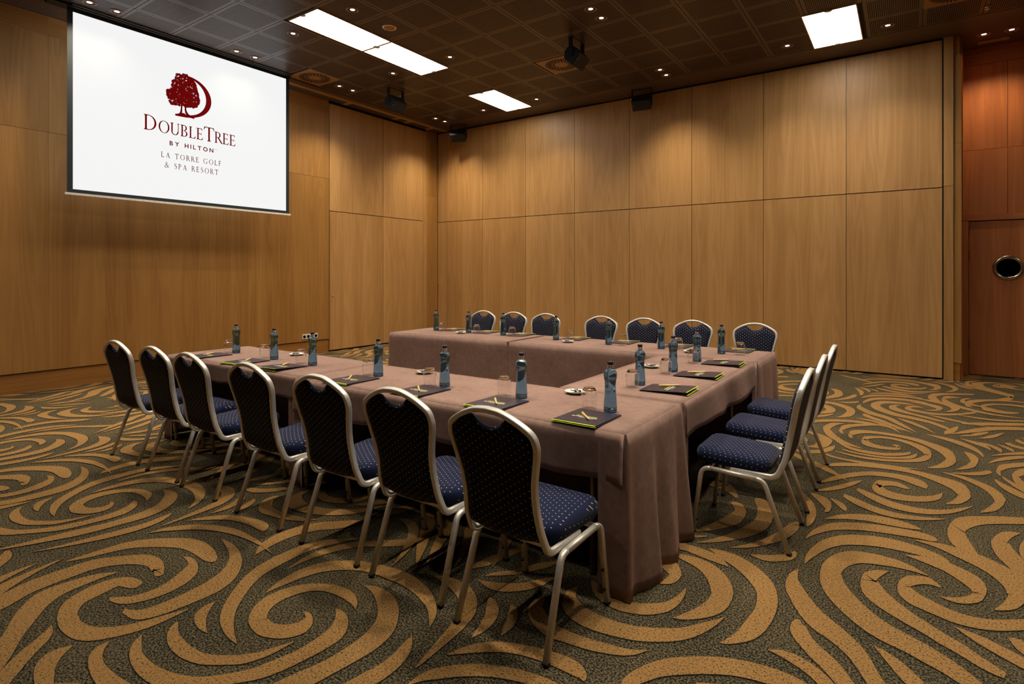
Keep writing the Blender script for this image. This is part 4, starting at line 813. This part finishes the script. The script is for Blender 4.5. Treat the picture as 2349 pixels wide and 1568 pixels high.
fan(mb, [(3.905, 3.70), (3.985, 3.70), (3.955, 3.725), (3.925, 3.725)])
mb.obj('emblem_letter', M['maroon'], pic)

# ---------------------------------------------------------------- banquet chair
def back_y(z): return float(np.interp(z, [.38, .42, .482, .6, .768, .946], [.065, .046, .026, .004, -.030, -.074]))
BF = [(.188,.40),(.181,.48),(.173,.57),(.177,.65),(.191,.72),(.206,.785),(.209,.82),(.199,.856),(.165,.884),(.11,.912),(.055,.930),(0,.935)]
def make_chair():
    t = thing('banquet_chair', 'x', 'chair')
    prof = [(.0145,.0065),(.0145,-.0065),(.011,-.0105),(.004,-.0105),(.0025,-.0085),(-.0025,-.0085),(-.004,-.0105),(-.011,-.0105),(-.0145,-.0065),(-.0145,.0065),(-.011,.0105),(-.004,.0105),(.004,.0105),(.011,.0105)]
    half = crom(BF, 4); L = [(-x, back_y(z), z) for x, z in half]; Rr = [(x, back_y(z), z) for x, z in half][::-1][1:]
    def tail(s): return [tuple(p) for p in roundpath([(s*.192, .30, .378), (s*.188, .070, .374), (s*.184, back_y(.45), .45)], .055, 6)][:-1]
    path = tail(-1)+L[3:]+Rr[:-3]+tail(1)[::-1]
    # in-plane ornament: depth of the tube runs along the frame's own normal
    m = MB(); P = [Vector(p) for p in path]; rings = []
    for i, p in enumerate(P):
        a = P[max(i-1, 0)]; b = P[min(i+1, len(P)-1)]; tg = (b-a).normalized()
        n2 = Vector((0, 0, .62))-p; n2.y = 0
        up = Vector((0, tg.z, -tg.y)) if abs(tg.x) < .5 else Vector((0, 1, .22))
        ref = Vector((0, 1, .2)) if p.z > .46 else (Vector((0, tg.z, -tg.y))*(1 if tg.z*1 >= 0 else 1))
        if p.z <= .46:
            ref = Vector((0, tg.z, -tg.y)); 
            if i > len(P)/2: ref = -ref
        n1 = (ref-tg*ref.dot(tg)).normalized(); nb = tg.cross(n1)
        rings.append([tuple(p+n1*u+nb*v) for u, v in prof])
    m.loft(rings, caps=True, smooth=True); bf = m.obj('back_frame', M['alu'], t)
    # padded back with the hand hole left under the top rail
    inner = lambda z: float(np.interp(z, [p[1] for p in BF[:8]], [p[0] for p in BF[:8]]))-.007
    def zt(u):
        xx = abs(u)*.2; zf = float(np.interp(xx, [0,.055,.11,.165,.199,.21], [.935,.930,.912,.884,.850,.83]))-.010
        return min(zf, .866+.034*(xx/.078)**2) if xx < .085 else zf
    us = [-1+2*k/24 for k in range(25)]; vsn = [k/16 for k in range(17)]
    F, B = [], []
    for v in vsn:
        fr, br = [], []
        for u in us:
            zb = .405+.028*u*u; z = zb+v*(zt(u)-zb); x = u*(inner(min(z, .84)) if z < .84 else .2-.006)
            e = min(1, (1-abs(u))/.16, v/.08+.0, (1-v)/.08); e = max(0, e); pf = .006+.026*math.sqrt(1-(1-e)**2); pb = .004+.010*math.sqrt(1-(1-e)**2)
            y = back_y(z); fr.append((x, y+pf, z)); br.append((x, y-pb, z))
        F.append(fr); B.append(br)
    m = MB(); m.loft(F, closed=False, smooth=True); m.loft(B, closed=False, smooth=True)
    n, k = len(us), len(vsn)
    m.f = [f[::-1] if i < (n-1)*(k-1) else f for i, f in enumerate(m.f)]
    off = n*k; idx = [j for j in range(n)]+[r*n+n-1 for r in range(1, k)]+[(k-1)*n+j for j in range(n-2, -1, -1)]+[r*n for r in range(k-2, 0, -1)]
    for a, b in zip(idx, idx[1:]+idx[:1]): m.f.append((a, b, off+b, off+a)); m.sm.append(True)
    m.obj('backrest', M['navy_back'], t)
    # seat cushion
    def outline(ins, n=7):
        pts = []
        for (cx, cy, r, a0) in ((.205, .500, .075, 0), (-.205, .500, .075, 90), (-.192, .105, .085, 180), (.192, .105, .085, 270)):
            sx, sy = (1 if cx > 0 else -1), (1 if cy > .3 else -1)
            ox, oy = cx-sx*r, cy-sy*r
            for k in range(n+1):
                a = math.radians(a0+90*k/n); pts.append((ox+(r-ins)*math.cos(a), oy+(r-ins)*math.sin(a)))
        return pts
    rg = []
    for ins, z in ((.03, .388), (.008, .391), (.002, .400), (-.002, .420), (.0, .440), (.007, .453), (.022, .462), (.05, .468)):
        rg.append([(x, y, z+(y-.3)*.045) for x, y in outline(ins)])
    base = outline(.05); c = (0, .302)
    for s, z in ((.62, .472), (.25, .474)): rg.append([(c[0]+(x-c[0])*s, c[1]+(y-c[1])*s, z+(c[1]+(y-c[1])*s-.3)*.045) for x, y in base])
    MB().loft(rg, caps=True, smooth=True).obj('seat', M['navy_seat'], t)
    # side frames: rail with two legs each, rubber feet, stacking studs
    lp = rrect(.026, .024, .007, 2)
    lp = [(u, v) for u, v in lp]
    for s in (-1, 1):
        xs_ = lambda z: s*(.212+.010*(1-min(z, .36)/.36))
        full = roundpath([(0, .500, .004), (0, .452, .372), (0, .128, .358), (0, .002, .004)], .055, 6)
        full = [(xs_(p.z), p.y, p.z) for p in full]
        i1, i2 = 7, 8
        front, railp, rear = full[:8], full[7:9], full[8:]
        for nm, pp in (('leg', front), ('seat_rail', railp), ('leg', rear)):
            o = MB().sweep(pp, lp, (1, 0, 0)).obj(nm, M['alu'], t)
            if nm == 'leg':
                e = pp[0] if pp is front else pp[-1]
                MB().bevbox(e[0]-.0135, e[0]+.0135, e[1]-.0125, e[1]+.0125, 0, .014, .003).obj('foot_cap', M['rubber'], o)
                if pp is front:
                    for zz in (.07, .16):
                        yy = .5-.048*zz/.372
                        MB().lathe([(.0005, .009), (.006, .008), (.007, 0)], 8).xf(Matrix.Translation((xs_(zz), yy-.012, zz)) @ Matrix.Rotation(PI/2, 4, 'X')).obj('stacking_stud', M['rubber'], o)
    for yy, zz in ((.42, .366), (.16, .356)):
        MB().sweep([(-.21, yy, zz), (.21, yy, zz)], rrect(.022, .018, .005, 2), (0, 0, 1)).obj('stretcher', M['alu'], t)
    return t
cproto = make_chair(); cused = []
NEARX = [-5.04, -4.41, -3.87, -3.146, -2.473, -1.90, -1.325]
NEARY = [1.935, 1.93, 1.915, 1.90, 1.885, 1.87, 1.818]
NR = [.02, .01, -.01, .0, .01, .0, -.03]
for k, (x, y) in enumerate(zip(NEARX, NEARY)):
    place(cproto, cused, (x, y, .005), NR[k], 'navy dotted banquet chair in the near row, '+ORD[k]+' from the screen wall', 'chairs in the near row')
for k, y in enumerate((3.463, 4.105, 4.722)):
    place(cproto, cused, (-.497, y, .005), PI/2+(.0, .01, -.01)[k], ['nearest', 'middle', 'farthest'][k]+' of three navy banquet chairs on the right side of the tables', 'chairs on the right side')
FARX = [-4.90, -4.38, -3.87, -3.075, -2.525, -1.955, -1.305]
for k, x in enumerate(FARX):
    place(cproto, cused, (x, 6.31, .005), PI, 'navy banquet chair in the far row before the partition, '+ORD[k]+' from the left', 'chairs in the far row')

# ---------------------------------------------------------------- tables and cloths
TZ = .735
def table(label, x0, x1, y0, y1):
    t = thing('folding_table', label, 'table', ((x0+x1)/2, (y0+y1)/2, 0), 0, 'folding banquet tables')
    hx, hy = (x1-x0)/2-.02, (y1-y0)/2-.02
    MB().box(-hx, hx, -hy, hy, TZ-.025, TZ).obj('tabletop', M['tabletop'], t)
    long_x = hx > hy
    for sx in (-1, 1):
        for sy in (-1, 1):
            px, py = (sx*(hx-.20), sy*(hy-.10)) if long_x else (sx*(hx-.10), sy*(hy-.20))
            lg = MB().sweep([(px, py, .002), (px, py, TZ-.027)], rrect(.028, .028, .01, 2), (1, 0, 0)).obj('leg', M['steel'], t)
            dx, dy = (-sx*.28, 0) if long_x else (0, -sy*.28)
            MB().sweep([(px, py, TZ-.20), (px+dx, py+dy, TZ-.028)], rrect(.020, .006, .002, 1), (0, 1, 0) if long_x else (1, 0, 0)).obj('brace', M['steel'], lg)
    return t
def cloth_obj(label, x0, x1, y0, y1, skirts, seed, lap=0.0):  # lap: top overlap added to keep light out of the seam
    # skirts: (path side list, drop, wave amplitude, waves per metre); a path runs round the table edge
    rg = random.Random(seed); zt = TZ+.010; mb = MB(); r = .012
    def perim(s):   # s: (side, t) with side 0 front(y0, +x) 1 right(x1,+y) 2 back(y1,-x) 3 left(x0,-y)
        sd, d = s
        return {0: ((x0+d, y0), (0, -1)), 1: ((x1, y0+d), (1, 0)), 2: ((x1-d, y1), (0, 1)), 3: ((x0, y1-d), (-1, 0))}[sd]
    nx, ny = max(8, int((x1-x0)/.07)), max(6, int((y1-y0)/.07)); g = []
    for j in range(ny+1):
        row = []
        for i in range(nx+1):
            X, Y = x0+(x1+lap-x0)*i/nx, y0+(y1-y0)*j/ny
            z = zt+.0012*math.sin(9*X+seed)*math.sin(7*Y+2*seed)+(.003 if lap and i == nx else 0)
            if i == 0 or (i == nx and not lap) or j in (0, ny): z -= .004
            row.append((X, Y, z))
        g.append(row)
    mb.loft(g, closed=False, smooth=True)
    Ls = [x1-x0, y1-y0, x1-x0, y1-y0]
    for sk in skirts:
        segs, drop, amp, freq, push = sk
        pts = []; wt = []; mx_ = max(abs(q[2]-q[1]) for q in segs)
        for (sd, a, b) in segs:
            n = max(2, int(abs(b-a)/.02))
            for k in range(n+(1 if True else 0)): pts.append(perim((sd, a+(b-a)*k/n)))
            pts.append(perim((sd, b)))
            wt += [1.0 if abs(b-a) > mx_-.01 else .15]*(len(pts)-len(wt))
        for _ in range(4): wt = [(wt[max(i-1, 0)]+wt[i]+wt[min(i+1, len(wt)-1)])/3 for i in range(len(wt))]
        # smooth normals round corners
        cols = []; acc = 0; prev = None; ph = rg.uniform(0, 6.28); ph2 = rg.uniform(0, 6.28)
        N = [Vector((*p[1], 0)) for p in pts]
        for _ in range(3): N = [(N[max(i-1, 0)]+N[i]+N[min(i+1, len(N)-1)]).normalized() for i in range(len(N))]
        rows = 14 if drop > .4 else 7
        for i, (p, _) in enumerate(pts):
            P = Vector((p[0], p[1], 0))
            if prev is not None: acc += (P-prev).length
            prev = P; col = []
            end = drop*(1+.05*math.sin(acc*3.1+ph))-.004*math.sin(acc*17+ph2) if drop < .4 else drop-.004*math.sin(acc*9+ph)
            for k in range(rows+1):
                v = k/rows; z = zt-.004-v*end
                wv = amp*wt[i]*(v**1.15)*(math.sin(acc*freq*2*PI+ph+.7*math.sin(acc*2.3+ph2)+.25*v)+.35*math.sin(acc*freq*3.7*PI+ph2))
                o = r*math.sin(min(1, v*end/.02)*PI/2)*.8+push*wt[i]*v+wv+.5*amp*wt[i]*v
                col.append(tuple(P+N[i]*max(o, .001*v)+Vector((0, 0, z))))
            cols.append(col)
        mb.loft(cols, closed=False, smooth=True)
    o = mb.obj('tablecloth', M['cloth']); tag(o, label, 'tablecloth', 'brown cloths on the tables')
    sd = o.modifiers.new('thickness', 'SOLIDIFY'); sd.thickness = .003; sd.offset = -1
    return o
FULL = .738
T = {'a': (-5.435, -3.505, 2.425, 3.185), 'b': (-3.495, -1.035, 2.385, 3.135), 'c': (-1.815, -1.025, 3.155, 4.925), 'd': (-5.275, -3.488, 4.945, 5.72), 'e': (-3.474, -1.0, 4.945, 5.72)}
table('left table of the near row, hidden under its cloth', *T['a']); table('right table of the near row, steel legs showing behind the chairs', *T['b'])
table('table along the right side between the two rows, under its cloth', *T['c']); table('left table of the far row, under its cloth', *T['d']); table('right table of the far row, under its cloth', *T['e'])
def sides(key): x0, x1, y0, y1 = T[key]; return x1-x0, y1-y0
lx, ly = sides('a')
cloth_obj('brown cloth over the left near table, below the screen', *T['a'], [([(0, .03, lx-.01)], .155, .006, 2.2, .0), ([(2, lx-.10, lx), (3, 0, ly), (0, 0, .12)], FULL, .014, 2.6, .03), ([(0, lx-.10, lx), (1, 0, ly)], FULL, .001, 2.2, -.006), ([(2, 0, lx)], FULL, .006, 1.2, .01)], 3)
lx, ly = sides('b')
cloth_obj('brown cloth over the right near table, its corner nearest the camera', *T['b'], [([(0, .02, lx-.005)], .215, .010, 1.6, .004), ([(0, lx-.13, lx), (1, 0, ly), (2, 0, .02)], FULL, .030, 3.4, .03), ([(3, 0, ly), (0, 0, .10)], FULL, .001, 2.2, -.006), ([(2, 0, lx)], FULL, .003, 1.2, -.004)], 8)
lx, ly = sides('c')
cloth_obj('brown cloth over the right side table with three folders', *T['c'], [([(1, .02, ly-.02)], .20, .014, 1.1, .010), ([(0, 0, lx), (1, 0, .06)], FULL, .001, 2.4, -.006), ([(1, ly-.09, ly), (2, 0, lx)], FULL, .001, 2.4, -.006), ([(3, 0, ly)], FULL, .006, 1.2, .01)], 5)
lx, ly = sides('d')
cloth_obj('brown cloth over the left far table, open end', *T['d'], [([(0, 0, lx), (1, 0, .12)], FULL, .005, 1.0, .012), ([(3, 0, ly), (0, 0, .03)], FULL, .012, 2.0, .02), ([(2, 0, lx)], .2, .008, 1.5, .0)], 6, .012)
lx, ly = sides('e')
cloth_obj('brown cloth over the right far table before the partition', *T['e'], [([(3, ly-.12, ly), (0, 0, lx)], FULL, .005, 1.0, .012), ([(0, lx-.03, lx), (1, 0, ly), (2, 0, .1)], FULL, .016, 2.6, .03), ([(2, 0, lx)], .2, .008, 1.5, .0)], 9)
# ---------------------------------------------------------------- things on the tables
CZ = TZ+.0115
def make_bottle():
    t = thing('water_bottle', 'x', 'bottle')
    prof = [(.0300, .0135), (.0342, .017), (.0347, .026), (.0330, .055), (.0298, .095), (.0280, .135), (.0292, .158), (.0330, .178), (.0347, .192), (.0338, .203), (.0290, .2135), (.0200, .2195), (.0150, .2225), (.0140, .2255)]
    MB().lathe(prof, 26, cap0=True, cap1=True).obj('body', M['bottle'], t)
    MB().lathe([(.0300, .001), (.0338, .004), (.0345, .0125), (.030, .0132)], 26, cap0=True, cap1=True).obj('base', M['bottle_base'], t)
    MB().lathe([(.0142, .2258), (.0146, .2275), (.0146, .243)], 20, cap0=True).obj('neck_label', M['necklabel'], t)
    MB().lathe([(.0146, .2432), (.0152, .2445), (.0148, .251), (.0158, .2525), (.0158, .259), (.0145, .2605)], 20, cap0=True, cap1=True).obj('cap', M['cap'], t)
    for a0 in (195, 285):
        rg = []
        for z, r in ((.160, .0300), (.170, .0320), (.180, .0339)):
            rg.append([((r+.0006)*math.cos(math.radians(a0+60*k/8)), (r+.0006)*math.sin(math.radians(a0+60*k/8)), z) for k in range(9)])
        MB().loft(rg, closed=False, smooth=True).obj('label', M['clearlabel'], t)
    return t
def make_glass():
    t = thing('tumbler', 'x', 'glass')
    side = [(.0362, 0), (.0372, .0), (.0395, .02), (.0420, .045), (.0428, .066), (.0415, .083), (.0372, .0965)]
    inn = [(.0362, .0955), (.0403, .082), (.0416, .066), (.0408, .045), (.0383, .02), (.0362, 0)]
    MB().lathe(side+inn, 26).obj('bowl', M['thin_glass'], t)
    base = [(.0005, .092), (.0200, .0925), (.0330, .0935), (.0374, .0967), (.0325, .1035), (.0290, .1075), (.0280, .112), (.0150, .1105), (.0005, .1095)]
    MB().lathe(base, 12, smooth=False).obj('base', M['glass'], t)
    return t
def make_folder(gap):
    t = thing('folder', 'x', 'folder')      # the reader sits on the -y side, lime edge towards the reader
    w2, h2 = .118, .146
    def leaf(z0, lift, dx, dy):
        m = MB(); q = [(-w2+dx, -h2+dy, z0+lift), (w2+dx, -h2+dy, z0+lift), (w2+dx, h2+dy, z0), (-w2+dx, h2+dy, z0)]
        return m.loft([q, [(x, y, z+.0016) for x, y, z in q]], caps=True)
    leaf(.0005, .0015, .004, -.004).obj('back_cover', M['folder'], t)
    fc = leaf(.0035, gap, 0, 0).obj('front_cover', M['folder'], t)
    def strip(z0, lift, dx, dy):
        k = .018/(2*h2); a = z0+lift; b = z0+lift*(1-k); m = MB()
        q = [(-w2+dx, -h2+dy-.001, a), (w2+dx, -h2+dy-.001, a), (w2+dx, -h2+dy+.009, b), (-w2+dx, -h2+dy+.009, b)]
        return m.loft([[(x, y, z+.0003) for x, y, z in q], [(x, y, z+.0019) for x, y, z in q]], caps=True)
    strip(.0005, .0015, .004, -.004).obj('lime_edge', M['lime'], t)
    strip(.0035, gap, 0, 0).obj('lime_edge', M['lime'], t)
    rg = random.Random(2)
    for mat, yy, n, hgt, x0 in ((M['printlime'], .000, 17, .012, -.058), (M['printwhite'], -.017, 22, .008, -.075), (M['printwhite'], -.030, 12, .003, -.03)):
        m = MB(); x = x0
        for k in range(n):
            ww = rg.uniform(.0035, .0055); z = .0035+gap*(1-(yy+h2)/(2*h2))+.0018
            m.box(x, x+ww, yy, yy+hgt, z, z+.0004); x += ww+.0014
            if k in (2, 5, 11): x += .003
        m.obj('print_line', mat, fc)
    return t
def make_pen():
    t = thing('pen', 'x', 'pen')
    rot = Matrix.Rotation(PI/2, 4, 'X')
    MB().lathe([(.0008, -.070), (.0025, -.066), (.0048, -.052), (.0052, -.01), (.0052, .0)], 12, cap0=True).xf(rot).obj('barrel', M['pen'], t)
    MB().lathe([(.0056, .0), (.0058, .03), (.0055, .062), (.004, .068), (.0005, .0695)], 12).xf(rot).obj('cap', M['pen'], t)
    MB().box(-.0014, .0014, -.060, -.020, .0056, .0072).obj('clip', M['pen'], t)
    return t
def make_saucer(kind):
    t = thing('saucer', 'x', 'saucer')
    MB().lathe([(.0005, .006), (.030, .006), (.038, .008), (.055, .0135), (.062, .017), (.0635, .0165), (.056, .011), (.040, .003), (.034, .0), (.0005, .0)], 30).obj('dish', M['china'], t)
    m = MB().bevbox(-.030, .020, -.012, .022, -.002, .003, .0008); m.xf(Matrix.Translation((-.004, .004, .016)) @ Matrix.Rotation(.5, 4, 'Z') @ Matrix.Rotation(.28, 4, 'X')).obj('sachet', M['sachet'], t)
    m = MB().bevbox(-.026, .026, -.011, .013, -.002, .002, .0008); m.xf(Matrix.Translation((.012, -.014, .0145)) @ Matrix.Rotation(-.35, 4, 'Z') @ Matrix.Rotation(-.15, 4, 'Y')).obj('sachet', M['sachet'], t)
    for k, (x, y) in enumerate(((-.020, -.024), (-.010, -.028), (.001, -.030), (-.028, -.015))):
        MB().lathe([(.0005, -.006), (.0045, -.004), (.006, 0), (.0045, .004), (.0005, .006)], 10, (x, y, .0145)).obj('candy', M['candy'], t)
    if kind:
        MB().sweep([(-.075, .012, .021), (-.030, .006, .022), (.010, -.004, .021)], rrect(.010, .003, .001, 1), (0, 0, 1)).obj('wrapper_strip', M['china'], t)
    return t
bp, bu = make_bottle(), []; gp, gu = make_glass(), []; fp, fu = make_folder(.004), []; fpo, fuo = make_folder(.016), []; pp, pu = make_pen(), []; sp, su = make_saucer(True), []
BN = [(-5.012, 2.826), (-4.369, 2.793), (-3.833, 2.78), (-3.049, 2.75), (-2.421, 2.739), (-1.83, 2.736), (-1.267, 2.727)]
GN = [(-5.11, 2.81), (-4.534, 2.808), (-4.001, 2.794), (-3.144, 2.739), (-2.516, 2.703), (-1.95, 2.734), (-1.391, 2.732)]
FN = [(-5.03, 2.592, -.03), (-4.43, 2.578, .05), (-3.925, 2.575, .05), (-3.075, 2.537, .02), (-2.44, 2.54, -.02), (-1.86, 2.535, -.01), (-1.303, 2.532, -.01)]
PN = [((-5.035, 2.57), (-5.098, 2.673)), ((-4.389, 2.544), (-4.497, 2.664)), ((-3.911, 2.57), (-3.997, 2.684)), ((-3.158, 2.606), (-3.051, 2.49)), ((-2.519, 2.60), (-2.401, 2.487)), ((-1.916, 2.595), (-1.817, 2.475)), ((-1.357, 2.578), (-1.25, 2.458))]
BR = [(-1.418, 3.502), (-1.412, 4.121), (-1.411, 4.701)]; GR = [(-1.425, 3.395), (-1.422, 4.0), (-1.409, 4.589)]
FR = [(-1.205, 3.435, .02), (-1.205, 4.045, .02), (-1.20, 4.685, .03)]
PR = [((-1.276, 3.43), (-1.153, 3.527)), ((-1.285, 4.017), (-1.16, 4.118)), ((-1.296, 4.709), (-1.168, 4.81))]
BFr = [(-4.928, 5.412), (-4.399, 5.414), (-3.89, 5.43), (-3.143, 5.379), (-2.492, 5.324), (-1.936, 5.311), (-1.371, 5.296)]
GF = [(-4.80, 5.385), (-4.25, 5.385), (-3.73, 5.385), (-2.965, 5.385), (-2.346, 5.335), (-1.779, 5.34), (-1.212, 5.305)]
FF = [(-4.80, 5.572), (-4.25, 5.572), (-3.74, 5.572), (-3.01, 5.572), (-2.43, 5.572), (-1.86, 5.572), (-1.285, 5.572)]
def settings(B, G, F, P, rz, where, grp):
    n = len(B)
    for k in range(n):
        w_ = where(k)
        place(bp, bu, (*B[k], CZ), .2+k, 'blue glass water bottle '+w_, 'water bottles '+grp)
        place(gp, gu, (*G[k], CZ), k, 'upturned clear tumbler '+w_, 'upturned tumblers '+grp)
        op = grp == 'on the right table' or (grp == 'on the near tables' and k == 2)
        pr, us = (fpo, fuo) if op else (fp, fu)
        place(pr, us, (F[k][0], F[k][1], CZ), rz+(F[k][2] if len(F[k]) > 2 else 0), 'dark folder with lime edge '+w_, 'folders '+grp)
        if P:
            a, b = P[k]
        else:
            a, b = (F[k][0]-.05, F[k][1]-.045), (F[k][0]+.04, F[k][1]+.05)
        c = ((a[0]+b[0])/2, (a[1]+b[1])/2); ang = math.atan2(b[1]-a[1], b[0]-a[0])
        # height of the sloping cover under the pen, measured from the lime edge
        lift = .016 if op else .004
        o = place(pp, pu, (*c, CZ+.0035+.0016+lift*.55+.0075), ang-PI/2, 'pale wooden pen lying on the folder '+w_, 'pens '+grp)
settings(BN, GN, FN, PN, 0, lambda k: 'on the near tables, '+ORD[k]+' from the screen wall', 'on the near tables')
settings(BR, GR, FR, PR, PI/2, lambda k: 'on the right side table, '+['nearest', 'middle', 'farthest'][k]+' of three', 'on the right table')
settings(BFr, GF, FF, None, PI, lambda k: 'on the far tables, '+ORD[k]+' from the left', 'on the far tables')
SA = [(-4.423, 3.046), (-2.861, 3.018), (-1.632, 3.022), (-1.612, 4.198), (-1.623, 5.209), (-4.431, 5.308), (-2.925, 5.254)]
SN = ['on the left near table behind the third tumbler', 'on the near table behind the fifth tumbler', 'at the near right corner behind the last tumbler', 'in the middle of the right side table', 'where the right side table meets the far row', 'at the front edge of the left far table', 'at the front edge of the right far table']
for k, (p, n) in enumerate(zip(SA, SN)):
    place(sp, su, (*p, CZ), .3+1.1*k, 'white saucer of dark sachets '+n, 'saucers with sachets')
